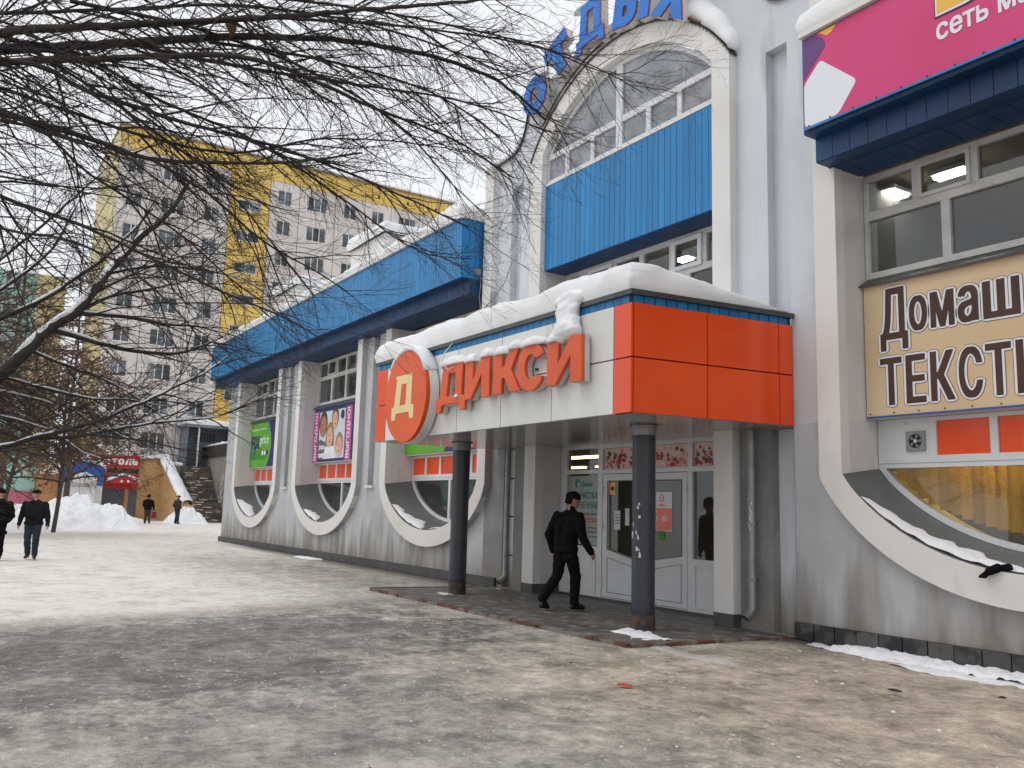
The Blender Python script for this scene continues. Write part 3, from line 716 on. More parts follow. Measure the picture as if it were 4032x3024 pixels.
# columns
def column(x, y):
    c = MB().tube([(x,y,.0),(x,y,.32),(x,y,2.62),(x,y,2.752)],.157,40).build('column','column',canopy,smooth=False)
    for p in c.data.polygons: p.use_smooth = len(p.vertices) == 4
    MB().tube([(x,y,2.60),(x,y,2.735)],.168,40).build('collar','metal_grey',c,smooth=False)
    MB().tube([(x,y,2.735),(x,y,2.750)],.20,40).build('cap_ring','gutter',c)
    MB().tube([(x,y,.0),(x,y,.12),(x,y,.22)],[.161,.1605,.159],40).build('rusty_foot','column_foot',c)
    return c
colR = column(-9.02,8.02); colL = column(-14.02,8.02)
# torn paper scraps on the near column
rs = random.Random(4)
for i in range(22):
    a = R(rs.uniform(-150,-62)); z = rs.uniform(1.15,1.72) if i < 19 else rs.uniform(.95,1.1); w = rs.uniform(.012,.04)/.157; h = rs.uniform(.02,.09); t = rs.uniform(-.06,.06)
    q = [(a,z),(a+w,z+t*.4),(a+w*rs.uniform(.4,1),z+h),(a+w*rs.uniform(-.3,.3)-t,z+h*rs.uniform(.7,1))]
    MB().add([(-9.02+.1595*math.cos(p[0]),8.02+.1595*math.sin(p[0]),p[1]) for p in q],[(0,1,2,3)]).build('paper_scrap','paper',colR)

# ------------------------------------------------------------------ canopy lettering
def ring(cx, cz, rx, rz, a0, a1, n): return [(cx+rx*math.cos(R(a0+(a1-a0)*i/n)), cz+rz*math.sin(R(a0+(a1-a0)*i/n))) for i in range(n+1)]
GL = {
 'D': ([(0,0),(.17,0),(.21,.15),(.80,.15),(.84,0),(1,0),(1,.30),(.88,.30),(.90,1),(.17,1),(.16,.93),(.21,.93),(.11,.30),(0,.30)], [(.37,.32),(.64,.32),(.655,.80),(.43,.80)]),
 'I': ([(0,0),(.27,0),(.30,.05),(.67,.56),(.67,0),(1,0),(1,.06),(.985,1),(.66,1),(.33,.48),(.33,.97),(0,.97),(-.03,.90),(.0,.88)],),
 'K': ([(0,0),(.33,0),(.33,.33),(.42,.37),(.64,0),(1.02,0),(.99,.07),(.95,.08),(.68,.52),(.94,1),(.60,1),(.42,.65),(.33,.62),(.33,.97),(0,.97),(-.03,.90),(.0,.88)],),
 'S': (ring(.5,.5,.5,.52,40,320,30) + [(.90,.26),(.72,.30)] + list(reversed(ring(.5,.5,.22,.27,48,312,20))) + [(.66,.70),(.70,.66),(.94,.74)],),
 'O': (ring(.5,.5,.5,.5,0,350,28), ring(.5,.5,.20,.22,0,340,16)),
 'T': ([(.30,0),(.70,0),(.70,.68),(1,.68),(1,1),(0,1),(0,.68),(.30,.68)],),
 'Y': ([(0,0),(.42,0),(.56,.06),(.64,.20),(.64,.42),(.54,.58),(.38,.62),(.26,.62),(.26,1),(0,1)], [(.26,.20),(.36,.20),(.39,.26),(.39,.36),(.36,.42),(.26,.42)]),
 'y': ([(.74,0),(1,0),(1,1),(.74,1)],),
 'X': ([(0,0),(.33,0),(.5,.30),(.67,0),(1,0),(.68,.5),(1,1),(.67,1),(.5,.70),(.33,1),(0,1),(.32,.5)],),
 'F': ([(0,0),(.3,0),(.3,.36),(.8,.36),(.8,.62),(.3,.62),(.3,.74),(.95,.74),(.95,1),(0,1)],),
}
def glyph(key, x, z, w, h, rot=0, pivot=None):
    out = []
    for l in GL[key]:
        q = []
        for a, b in l:
            u, v = a*w, b*h
            if rot:
                u, v = u-w/2, v-h*.0
                c, s = math.cos(rot), math.sin(rot); u, v = u*c - v*s + w/2, u*s + v*c
            q.append((x+u, z+v))
        out.append(q)
    return out
sign = thing('canopy_lettering','five raised orange block letters on white canopy front','sign',(-10.8,6.8,3.1))
for key, x, z, w, h in (('D',-12.74,3.08,.95,.78),('I',-11.80,3.22,.74,.63),('K',-10.96,3.22,.72,.63),('S',-10.31,3.20,.68,.66),('I',-9.58,3.21,.78,.62)):
    lp = glyph(key,x,z,w,h)
    lt = MB().plate(lp, CF-.165, CF-.11).build('letter','orange_letter',sign)
    md = lt.modifiers.new('bevel','BEVEL'); md.width = .018; md.segments = 2; md.limit_method = 'ANGLE'; md.angle_limit = R(50)
    MB().plate(lp, CF-.11, CF-.03).build('return','letter_side',lt)
    MB().box(x+w*.4,x+w*.45,CF-.04,CF+.002,z+h*.45,z+h*.5).build('bracket','gutter',lt)
disc = thing('round_sign','round orange sign with cream letter, white rim, at canopy corner','sign',(-13.7,6.8,2.66))
SGX, SGZ, SGR = -13.70, 3.445, .80
circ = [(SGX+SGR*math.cos(2*math.pi*i/64), SGZ+SGR*math.sin(2*math.pi*i/64)) for i in range(64)]
o = MB().plate([circ], CF-.265, CF-.19).build('disc_face','orange_letter',disc); md = o.modifiers.new('bevel','BEVEL'); md.width = .03; md.segments = 3; md.limit_method = 'ANGLE'; md.angle_limit = R(50)
rim = [(SGX+(SGR+.015)*math.cos(2*math.pi*i/64), SGZ+(SGR+.015)*math.sin(2*math.pi*i/64)) for i in range(64)]
MB().plate([rim], CF-.19, CF-.03).build('rim','panel_white',disc)
MB().plate(glyph('D',-14.20,3.05,.86,.78), CF-.273, CF-.264).build('letter','cream',disc)

# ------------------------------------------------------------------ lettering on the arch: five blue letters with red edges
arch = thing('arch_lettering','big blue raised letters with red edges along arch top','sign',(ARCH,9.35,9.6))
pm('letter_blue', srgb(20,116,206), srgb(16,104,192), 2, .45)
pm('letter_red', srgb(190,36,36), rough=.5)
def arch_letter(keys, px, pz, w, h, rot):
    for key in keys:
        lp = []
        for l in GL[key]:
            q = []
            for a, b in l:
                u, v = (a-.5)*w, (b-.5)*h; c, s = math.cos(rot), math.sin(rot)
                q.append((px+u*c-v*s, pz+u*s+v*c))
            lp.append(q)
        mid = [(sum(p[0] for p in lp[0])/len(lp[0]), sum(p[1] for p in lp[0])/len(lp[0]))]
        lt = MB().plate(lp, 9.14, 9.165).build('letter','letter_blue',arch)
        MB().plate(lp, 9.165, 9.185).build('red_edge','letter_red',lt)
        MB().plate(lp, 9.185, 9.345).build('return','letter_side',lt)
arch_letter('O',-13.60,9.72,.80,.78,R(42))
arch_letter('T',-12.83,10.22,.74,.76,R(24))
arch_letter('D',-11.85,10.40,.80,.95,R(3))
arch_letter('Yy',-10.66,10.30,.95,.85,R(-10))
arch_letter('X',-9.62,9.92,.86,.85,R(-30))
railpts = [(x, 9.30, z+.035) for x, z in arc(ARCH,2.60,8.55,1.43,30,up=True)]
MB().tube(railpts[3:27], .022, 6).build('rail','rust',arch)
# notched metal capping along the arch and the parapets
cap = [(x,z) for x, z in arc(ARCH,2.66,8.48,1.47,60,up=True)]
capo = thing('arch_capping','notched grey metal capping along the arch edge','capping',(ARCH,9.4,9.0))
mb = MB()
for i in range(60):
    (xa,za),(xb,zb) = cap[i],cap[i+1]
    mb.add([(xa,YF-.03,za),(xb,YF-.03,zb),(xb,YW+.3,zb),(xa,YW+.3,za),(xa,YF-.03,za-.02),(xb,YF-.03,zb-.02),(xb,YW+.3,zb-.02),(xa,YW+.3,za-.02)],[(0,1,2,3),(7,6,5,4),(0,4,5,1)])
mb.build('cap_sheet','gutter',capo)
for i in range(60):
    (xa,za),(xb,zb) = cap[i],cap[i+1]
    if i % 2 == 0 or True:
        xm, zm = (xa*.75+xb*.25), (za*.75+zb*.25); xn, zn = (xa*.25+xb*.75), (za*.25+zb*.75)
        MB().add([(xa,YF-.032,za-.01),(xm,YF-.032,zm-.01),(xm,YF-.032,zm-.05),(xa,YF-.032,za-.05)],[(0,1,2,3)]).build('cap_tooth','gutter',capo)
crv = [(x,z) for x, z in flare]
for sgn in (1,-1):
    pts = crv if sgn > 0 else [(2*ARCH-x,z) for x,z in crv]
    mb = MB()
    for (xa,za),(xb,zb) in zip(pts[:-1],pts[1:]):
        mb.add([(xa,YW-.05,za+.012),(xb,YW-.05,zb+.012),(xb,YW+.3,zb+.012),(xa,YW+.3,za+.012),(xa,YW-.05,za-.03),(xb,YW-.05,zb-.03)],[(0,1,2,3),(0,4,5,1)])
    mb.build('parapet_capping','gutter',shop)

# ------------------------------------------------------------------ banners, posters and notices (flat print)
pm('print_pink', srgb(212,62,122), srgb(204,54,114), .8, .55, .05, 6)
pm('print_purple', srgb(98,58,120), rough=.55)
pm('print_white', srgb(226,230,236), rough=.55)
pm('print_yellow', srgb(236,184,74), rough=.55)
pm('print_black', srgb(38,36,42), rough=.55)
pm('print_beige', srgb(220,194,158), srgb(212,184,146), 1.2, .6, .06, 5, c3=srgb(192,162,118), s3=1.6, lo3=.6, hi3=.85)
pm('print_brown', srgb(66,40,32), srgb(76,48,38), 3, .6)
pm('print_green', srgb(96,172,44), srgb(88,160,40), 1.5, .5)
pm('print_green_dark', srgb(62,134,48), rough=.5)
pm('print_navy', srgb(40,42,98), rough=.5)
pm('print_magenta', srgb(192,70,140), rough=.5)
pm('print_skin', srgb(222,178,150), srgb(205,156,126), 6, .6)
pm('print_skin_dark', srgb(176,126,96), srgb(150,104,80), 6, .6)
pm('print_hair', srgb(176,136,92), srgb(140,100,62), 9, .6, stretch=(3,1,.5))
pm('print_hair_dark', srgb(84,56,40), rough=.6)
pm('print_sky', srgb(206,214,222), srgb(190,200,212), 2, .6)
pm('print_blueband', srgb(40,96,160), rough=.5)
pm('print_teal', srgb(20,120,120), rough=.5)
pm('print_red', srgb(190,60,50), rough=.5)
pm('print_grey', srgb(90,95,98), rough=.5)
pm('print_pale', srgb(168,176,168), srgb(150,158,152), 2, .5)
def flat(loop, y, mat, parent, name='print', d=.003):
    return MB().plate([loop], y-d, y).build(name, mat, parent)
def rounded(loop, r, n=3):
    out = []; k = len(loop)
    for i in range(k):
        p0, p, p1 = Vector(loop[i-1]), Vector(loop[i]), Vector(loop[(i+1) % k])
        a = p + (p0-p).normalized()*r; b = p + (p1-p).normalized()*r
        for j in range(n+1):
            t = j/n; q = a*(1-t)**2 + p*2*t*(1-t) + b*t*t; out.append((q.x, q.y))
    return out
def ell(cx, cz, rx, rz, n=20, a0=0): return [(cx+rx*math.cos(2*math.pi*i/n+a0), cz+rz*math.sin(2*math.pi*i/n+a0)) for i in range(n)]
# pink banner on the right fascia (the mascot printed on it is left out)
B = 8.865
pink = thing('pink_banner','pink vinyl banner with white and purple shapes on right blue fascia','banner',(-4,8.85,6.48))
MB().box(-6.92,1.5,B-.015,B,6.485,7.70).build('banner_sheet','print_pink',pink)
y = B-.0155
flat([(-6.915,7.695),(-6.74,7.695),(-6.62,7.60),(-6.58,7.50),(-6.60,7.46),(-6.915,7.14)], y,'print_purple',pink)
flat(rounded([(-6.915,7.07),(-6.66,7.32),(-6.14,6.84),(-6.42,6.495),(-6.915,6.495)],.06), y,'print_white',pink)
flat([(-6.68,7.695),(-6.42,7.695),(-6.49,7.62),(-6.56,7.61)], y,'print_yellow',pink)
text_obj('сеть ма',-5.12,y-.001,6.86,.3,'print_white',pink,bold=(.008,.008),fit=(1.02,.20))
for mat, off, dd in (('print_black',.05,.001),('print_white',.03,.004),('print_yellow',.0,.007)):
    text_obj('Б',-5.10-off*.6,y-dd,7.18-off,.5,mat,pink,bold=(.03+off,.03+off),fit=(.45+2*off,.48+2*off))
for i in range(24): MB().tube([(-6.85+i*.32,B-.03,6.50),(-6.85+i*.32,B-.014,6.50)],.012,6).build('eyelet','gutter',pink)
MB().box(-6.92,1.5,B-.03,B-.016,6.455,6.482).build('hem_strip','blue',pink)
# beige banner on the right bay
BB = YG-.118
tex = thing('beige_banner','beige banner with large dark brown outlined lettering below right upper window','banner',(-4.6,9.87,2.84))
MB().box(-6.845,-2.42,BB-.012,BB,2.845,4.535).build('banner_sheet','print_beige',tex)
def outlined(s, x, z, w, h):
    y = BB-.0125
    for mat, o, dd in (('print_brown',.028,.001),('print_white',.021,.003),('print_brown',.0,.005)):
        sh = text_shape(s,1,.62,bold=(.035,.012))
        P = np.array(sh[0]); a, b = P.min(0), P.max(0); fx, fz = w/(b[0]-a[0]), h/(b[1]-a[1])
        if o:
            sh = text_shape(s,1,.62,shifts=[((.035+o/fx)*math.cos(i*math.pi/6),(.012+o/fz)*math.sin(i*math.pi/6)) for i in range(12)])
        pts = [((p[0]-a[0])*fx,(p[1]-a[1])*fz) for p in sh[0]]
        mb = solid((pts,sh[1]), .002, 0, lambda u,v,d: (x+u, y-dd-d, z+v)); mb.m = [0]*len(mb.m)
        mb.build('lettering',mat,tex,recalc=False)
outlined('Д',-6.62,3.66,.38,.80)
for s, x, w in (('о',-6.22,.24),('м',-5.94,.30),('а',-5.60,.25),('ш',-5.30,.42)): outlined(s,x,3.86,w,.44 if s not in 'ша' else .44)
for s, x, w in (('Т',-6.64,.30),('Е',-6.29,.26),('К',-5.97,.30),('С',-5.62,.28),('Т',-5.30,.29),('И',-4.96,.32)): outlined(s,x,2.97,w,.60)
MB().box(-6.85,-2.42,BB-.022,BB-.002,2.822,2.845).build('hem_strip','print_blueband',tex)
for i in range(14): MB().tube([(-6.8+i*.33,BB-.02,2.875),(-6.8+i*.33,BB-.01,2.875)],.011,6).build('eyelet','gutter',tex)
# posters of the left bays
def poster_base(c, name, label):
    t = thing(name, label, 'poster', (c,9.87,2.84))
    MB().box(c-2.215,c+2.215,BB-.012,BB,2.845,4.50).build('poster_sheet','print_navy',t)
    MB().box(c-2.215,c+2.215,BB-.010,BB,4.502,4.54).build('poster_edge','print_blueband',t)
    return t
def vertical_word(t, x, w, z0, z1):
    y = BB-.0125
    flat(rect(x,x+w,z0,z1), y,'print_magenta',t)
    sh = text_shape('ВЫГОДНО!',1,1.0,bold=(.03,.03)); P = np.array(sh[0]); a, b = P.min(0), P.max(0)
    fu, fv = (z1-z0-.1)/(b[0]-a[0]), (w*.62)/(b[1]-a[1])
    pts = [((p[0]-a[0])*fu,(p[1]-a[1])*fv) for p in sh[0]]
    for i0, i1 in sh[2]:
        mb = solid((pts,[f for f in sh[1] if i0 <= f[0] < i1]), .002, 0, lambda u,v,d: (x+w*.81-v, y-.004-d, z0+.05+u)); mb.m = [0]*len(mb.m)
        mb.build('letter','print_white',t,recalc=False)
def green_poster(c, label):
    t = poster_base(c,'green_poster',label); y = BB-.0125
    x0 = c-2.21
    lp = [(x0,2.85),(x0+2.05,2.85)] + [(x0+2.05+.42*math.sin(math.pi*i/12), 2.85+1.64*i/12) for i in range(1,12)] + [(x0+2.05,4.49),(x0,4.49)]
    flat(lp,y,'print_green',t)
    flat(rect(x0,x0+2.05,3.12,3.46),y-.003,'print_green_dark',t)
    text_obj('FiX',x0+.14,y-.0035,3.50,.5,'print_navy',t,bold=(.03,.03),fit=(1.0,.52))
    text_obj('price',x0+1.18,y-.0035,3.58,.4,'print_white',t,fit=(1.0,.42))
    text_obj('НОВЫЙ МАГАЗИН НИЗКИХ ЦЕН',x0+.12,y-.0035,4.20,.1,'print_white',t,fit=(1.75,.09))
    for i, mt in enumerate(('print_white','print_white','print_navy')): flat(ell(x0+1.55+.27*i,3.36,.10,.10),y-.006,mt,t)
    vertical_word(t,c+.62,.42,2.85,4.49); vertical_word(t,c+1.75,.42,2.85,4.49)
    return t
green_poster(BAYS[0],'green and purple shop poster in the bay farthest from the canopy')
green_poster(BAYS[2],'green and purple shop poster half hidden behind the canopy')
c = BAYS[1]; t = poster_base(c,'family_poster','poster with smiling family photograph between pink lettered strips'); y = BB-.0125
vertical_word(t,c-2.21,.40,2.85,4.45); vertical_word(t,c+.40,.44,2.85,4.45)
x0, x1 = c-1.74, c+.34
flat(rect(x0,x1,2.93,4.40),y,'print_sky',t)
def head(cx, cz, r, hair, skin, long=0):
    flat(ell(cx,cz+.12*r,r*.98,r*1.22),y-.003,hair,t)
    if long: flat([(cx-r*1.05,cz),(cx+r*1.05,cz),(cx+r*1.15,cz-1.7*r),(cx-r*1.15,cz-1.7*r)],y-.0031,hair,t)
    flat(ell(cx,cz-.12*r,r*.76,r*.98),y-.006,skin,t)
    for s in (-1,1): flat(ell(cx+s*.28*r,cz+.05*r,.09*r,.05*r,8),y-.009,'print_hair_dark',t)
    flat(ell(cx,cz-.55*r,.26*r,.06*r,10),y-.009,'print_red',t)
flat([(x0,2.93),(x0+.62,2.93),(x0+.56,3.45),(x0+.1,3.55),(x0,3.5)],y-.003,'print_grey',t)
head(x0+.34,3.98,.34,'print_hair_dark','print_skin_dark'); head(x0+1.30,4.12,.27,'print_hair_dark','print_skin')
flat([(x0+.42,2.93),(x0+1.42,2.93),(x0+1.26,3.30),(x0+.58,3.30)],y-.0035,'print_white',t)
head(x0+.92,3.62,.32,'print_hair','print_skin',1); head(x0+1.70,3.30,.30,'print_hair','print_skin')
text_obj('Добро',x0+.05,y-.0095,3.20,.2,'print_white',t,bold=(.012,.012),fit=(.5,.17))
text_obj('пожаловать!',x0+.05,y-.0095,2.97,.2,'print_white',t,bold=(.012,.012),fit=(1.0,.17))
flat(ell(x1-.22,4.22,.14,.14),y-.003,'print_navy',t)
# flower panels over the doors: printed bouquets
def bouquet(parent, x0, x1, z0, z1, seed, word=None):
    rr = random.Random(seed); y = DY-.012
    one(x0,x1,y,y+.012,z0,z1,'print_sheet','petal_pale',parent)
    k = int(62*(x1-x0))
    for i in range(k):
        u = rr.random(); x = x0+.03+(x1-x0-.06)*u; zc = z0+.03+(z1-z0-.07)*rr.random()**1.5
        if word and word[1] < x < word[2]:
            if rr.random() < .9: continue
        m = rr.choice(('petal_red','petal_dark','petal_red','petal_pink','petal_leaf')) if u < .45 else rr.choice(('petal_pink','petal_peach','petal_red','petal_leaf','petal_peach'))
        r = rr.uniform(.018,.045)
        r = min(r, x-x0-.004, x1-x-.004, zc-z0-.002, z1-zc-.002)
        if r < .008: continue
        flat(ell(x,zc,r,r*rr.uniform(.8,1.0),9,rr.random()),y-.0005-i*.00008,m,parent,'printed_flower',.0006)
    if word: text_obj(word[0],word[1],y-.012,z0+.09,.2,'print_red',parent,bold=(.008,.008),fit=(word[2]-word[1]-.05,.17),depth=.001)
for nme, a in (('petal_pale',(222,190,186)),('petal_red',(176,36,44)),('petal_dark',(120,20,34)),('petal_pink',(214,110,118)),('petal_peach',(226,150,116)),('petal_leaf',(70,92,48))): pm(nme, srgb(*a), rough=.5)
fl = thing('flower_sign','long printed flower sign with red word above the shop doors','sign',(-11.2,10,2.3))
bouquet(fl,-12.285,-10.155,2.305,2.675,3,('цветы',-11.42,-10.72))
fl2 = thing('flower_sign','small printed rose panel above the narrow side light','sign',(-9.6,10,2.3))
bouquet(fl2,-10.045,-9.125,2.305,2.675,9)
# dry cleaning sign in the left side light
lau = thing('laundry_sign','translucent laundry and dry cleaning sign filling the left side light','sign',(-12.9,10,.95))
y = DY-.012
one(-13.33,-12.45,y,y+.004,.96,2.20,'sign_sheet','print_pale',lau)
flat(ell(-13.06,2.06,.085,.085),y,'print_teal',lau); flat(ell(-13.03,2.04,.055,.06),y-.003,'print_pale',lau)
for s, z, w, h, m in (('Диана',1.99,.34,.10,'print_teal'),('ХИМЧИСТКА',1.78,.80,.125,'print_teal'),('ПРАЧЕЧНАЯ',1.605,.80,.125,'print_teal'),('приемный пункт',1.47,.62,.07,'print_grey'),('ЧИСТКА',1.345,.50,.09,'print_red'),('верхней одежды,',1.235,.62,.05,'print_grey'),('ковров, пледов,',1.155,.60,.05,'print_grey'),('изделий из кожи и меха',1.075,.76,.05,'print_grey')):
    text_obj(s,(-12.96 if s == 'Диана' else -12.47-w),y-.0005,z,.1,m,lau,bold=(.004,.004),fit=(w,h),depth=.002)
# small notices on the door glass
def notice(name, label, x0, x1, z0, z1, mat, fn=None):
    t = thing(name,label,'notice',((x0+x1)/2,DY-.03,z0)); yy = DY-.012
    one(x0,x1,yy,yy+.003,z0,z1,'sheet',mat,t)
    if fn: fn(t, yy)
    return t
notice('door_notice','small yellow sticker at the top of left door glass',-12.13,-11.98,1.86,2.07,'print_yellow',lambda t,yy: flat(ell(-12.055,1.965,.045,.04),yy,'print_black',t))
notice('door_notice','white paper notice in plastic sleeve on left door glass',-12.00,-11.84,1.25,1.58,'paper',lambda t,yy: [flat(rect(-11.98,-11.86,1.5-.05*i,1.515-.05*i),yy,'print_grey',t) for i in range(4)])
notice('door_notice','white paper notice beside the leaf edge of left door',-11.71,-11.60,1.33,1.62,'paper')
def hours(t, yy):
    flat(rect(-10.92,-10.56,1.28,1.64),yy,'orange',t)
    flat(ell(-10.79,1.80,.062,.062),yy,'orange',t); MB().plate(glyph('D',-10.825,1.765,.07,.07),yy-.005,yy-.003).build('lettering','print_white',t)
    text_obj('дикси',-10.865,yy-.0005,1.665,.1,'orange',t,bold=(.004,.004),fit=(.15,.035))
    text_obj('8',-10.915,yy-.0035,1.43,.1,'print_white',t,fit=(.03,.07)); text_obj('00',-10.88,yy-.0035,1.46,.1,'print_white',t,fit=(.06,.04))
    text_obj('-22',-10.81,yy-.0035,1.43,.1,'print_white',t,bold=(.006,.006),fit=(.15,.08)); text_obj('00',-10.645,yy-.0035,1.47,.1,'print_white',t,fit=(.06,.04))
notice('hours_sticker','orange and white opening hours sticker on right door glass',-10.93,-10.55,1.27,1.90,'print_white',hours)
notice('door_sticker','round green sticker low on right door glass',-10.83,-10.82,1.14,1.15,'print_green_dark',lambda t,yy: flat(ell(-10.80,1.19,.085,.085),yy,'print_green_dark',t))

# ------------------------------------------------------------------ drainpipes, fan, cables, camera
def pipe(x, y, z0, z1, label, kick):
    t = thing('drainpipe',label,'drainpipe',(x,y,z0))
    MB().tube([(x,y,z1),(x,y,z0+.12),(x+kick*.4,y-.06,z0+.04),(x+kick,y-.16,z0-.02)],[.055,.055,.056,.06],14,caps=False).build('pipe','pipe',t,smooth=True)
    for z in np.arange(z0+.5,z1,.75):
        MB().tube([(x,y,z-.02),(x,y,z+.02)],.064,14).build('collar','pipe',t)
        MB().box(x-.012,x+.012,y,y+.2,z-.012,z+.012).build('bracket','rust',t)
    return t
pr = pipe(-8.36,9.40,.20,2.74,'grey drainpipe with scraped paint right of the shop doors',.0)
pipe(-14.62,9.43,.16,2.74,'dirty grey drainpipe in recess left of the shop doors',.0)
rs = random.Random(12)
for i in range(14):
    z = 1.35+.03*i+rs.uniform(-.02,.02); a = R(rs.uniform(-120,-60))
    MB().add([(-8.36+.0562*math.cos(a+d),9.40+.0562*math.sin(a+d),z+e) for d,e in ((0,0),(.35,.02),(.3,.05),(.05,.04))],[(0,1,2,3)]).build('paint_scrape','paper',pr)
fan = thing('vent_fan','small square ventilation fan set in the white strip panel','fan',(-6.33,10.08,2.42))
MB().plate([rect(-6.46,-6.21,2.405,2.65), ell(-6.335,2.527,.088,.088,24)], YL-.075, YL-.046).build('fan_plate','metal_grey',fan)
MB().plate([ell(-6.335,2.527,.086,.086,24)], YL-.060, YL-.047).build('fan_back','black_plastic',fan)
for i in range(5):
    a = 2*math.pi*i/5
    MB().plate([[(-6.335+.02*math.cos(a),2.527+.02*math.sin(a)),(-6.335+.075*math.cos(a-.25),2.527+.075*math.sin(a-.25)),(-6.335+.08*math.cos(a+.3),2.527+.08*math.sin(a+.3))]], YL-.070, YL-.063).build('blade','metal_grey',fan)
MB().plate([ell(-6.335,2.527,.022,.022,12)], YL-.074, YL-.060).build('hub','upvc',fan)
flo = thing('floodlight','small grey floodlight on the tower corner beside the blue fascia','lamp',(-15.78,9.3,6.55))
MB().box(-15.84,-15.74,9.16,9.32,6.52,6.66).build('housing','metal_grey',flo); MB().box(-15.80,-15.77,9.30,9.36,6.56,6.62).build('bracket','gutter',flo)
for nm, pts in (('loose grey cable hanging down the tower corner pilaster',[(-15.76,9.33,6.5),(-15.72,9.31,6.3),(-15.78,9.32,6.05),(-15.73,9.33,5.8),(-15.76,9.33,5.5)]),
                ('thin cable slung from tower niche to pilaster above canopy',[(-14.7,9.44,6.6),(-14.9,9.40,6.2),(-15.2,9.36,5.95),(-15.6,9.33,5.75)])):
    MB().tube(pts,.010,6).build('cable','metal_grey',label=nm,cat='cable')
MB().tube([(-12.36,CF-.10,4.22),(-12.40,CF-.22,4.05),(-12.42,CF-.24,3.88),(-12.30,CF-.20,3.76),(-12.15,CF-.18,3.79)],.007,6).build('cable','upvc',label='short white wire dangling over the first canopy letter',cat='cable')
# ------------------------------------------------------------------ lit lamps seen through the glass, plus one added behind the blinds
def tube_lamp(x, y, z, ln, label, mat, ax='x', n=2):
    t = thing('ceiling_lamp',label,'lamp',(x,y,z))
    for i in range(n):
        o = .10*i
        (MB().box(x,x+ln,y+o,y+o+.05,z,z+.04) if ax == 'x' else MB().box(x+o,x+o+.05,y,y+ln,z,z+.04)).build('light_tube',mat,t)
    (MB().box(x-.03,x+ln+.03,y-.05,y+.10*n+.05,z+.045,z+.10) if ax == 'x' else MB().box(x-.05,x+.10*n+.05,y-.03,y+ln+.03,z+.045,z+.10)).build('housing','paper',t)
tube_lamp(-7.40,10.82,6.12,.42,'fluorescent ceiling lamp behind the corner light of the right window','lamp',n=4)
tube_lamp(-6.42,10.86,6.13,.42,'fluorescent ceiling lamp behind the small opening sash of right window','lamp',n=2)
tube_lamp(-11.40,10.9,6.12,.28,'fluorescent ceiling lamp seen in strip window above the canopy','lamp',n=2)
shopceil = one(-21.9,-7.3,10.2,16.4,2.96,3.0,'shop_ceiling','interior_lit',shop)
tube_lamp(-15.9,11.7,2.70,1.5,'long warm ceiling lamp inside above the left side light','lamp_warm',n=2)
tube_lamp(-19.3,14.4,2.70,.65,'short warm ceiling lamp deeper inside the shop, left one','lamp_warm',n=2)
tube_lamp(-18.1,14.4,2.70,.55,'short warm ceiling lamp deeper inside the shop, right one','lamp_warm',n=2)
tube_lamp(-6.4,10.85,2.62,3.4,'added lamp tube lighting the yellow blinds from inside','lamp',n=2)  # added out of view to brighten the blinds
# yellow vertical blinds in the right bow window
bm2 = pm('blind', srgb(238,206,112), srgb(226,192,96), 2, .7, .05, 30, stretch=(6,6,.5), rnd=.14)
def let_light_through(m):                      # thin fabric: part of the lamp light behind comes through
    t = m.node_tree; n = t.nodes; b = n['Principled BSDF']; out = [x for x in n if x.type == 'OUTPUT_MATERIAL'][0]
    tr = n.new('ShaderNodeBsdfTranslucent'); mx_ = n.new('ShaderNodeMixShader'); mx_.inputs[0].default_value = .5
    t.links.new(b.inputs['Base Color'].links[0].from_socket, tr.inputs[0])
    t.links.new(b.outputs[0], mx_.inputs[1]); t.links.new(tr.outputs[0], mx_.inputs[2]); t.links.new(mx_.outputs[0], out.inputs[0])
let_light_through(bm2)
bl = thing('vertical_blinds','yellow vertical blinds behind the right bow window','blinds',(-4.6,10.5,1.2))
one(-6.8,-2.5,10.37,10.45,2.26,2.31,'head_rail','upvc',bl)
me = MB().add([(-.080,-.012,0),(.080,.042,0),(.080,.042,-1),(-.080,-.012,-1),(-.080,-.008,0),(.080,.046,0),(.080,.046,-1),(-.080,-.008,-1)],[(0,1,2,3),(7,6,5,4),(0,4,5,1),(1,5,6,2),(2,6,7,3),(3,7,4,0)]).mesh('slat','blind')
for i in range(30):
    x = -6.72+i*.14; dxx = x-BAYS[3]; zb = 2.2-1.0*max(0,1-(dxx/2.3)**2)**.6 + .19
    o = place('slat', me, bl, (x,10.40,2.255)); o.scale = (1,1,max(.15,2.255-zb))
one(-6.9,-2.3,11.4,11.5,.2,2.3,'partition','interior',shop)
mb = MB(); lo = arc(BAYS[3],INN-.02,2.2,1.0,28)
mb.rings([[(x,YL+.05,z-.02) for x,z in lo],[(x,YL+.45,z-.02) for x,z in lo]],close=False); mb.build('inner_sill','blind',shop,smooth=True)
# dark red curtain and grey lining in the canopy side bay
pm('curtain', srgb(110,30,40), srgb(80,22,30), 2, .8, stretch=(5,5,.4))
cu = MB(); cu.rings([[(BAYS[2]-.6+.035*i,10.55+.05*math.sin(i*1.1),2.25) for i in range(60)],[(BAYS[2]-.9+.045*i,10.55+.05*math.sin(i*1.1),.9) for i in range(60)]],close=False)
cu.build('window_curtain','curtain',label='dark red curtain behind the bow window next to the canopy',cat='curtain',smooth=True)
one(BAYS[1]-2.1,BAYS[1]+2.1,10.9,10.95,.3,2.28,'partition','interior_lit',shop)
one(BAYS[0]-2.1,BAYS[0]+2.1,10.9,10.95,.3,2.28,'partition','interior_lit',shop)
one(BAYS[2]-2.1,BAYS[2]+2.1,10.9,10.95,.3,2.28,'partition','interior',shop)
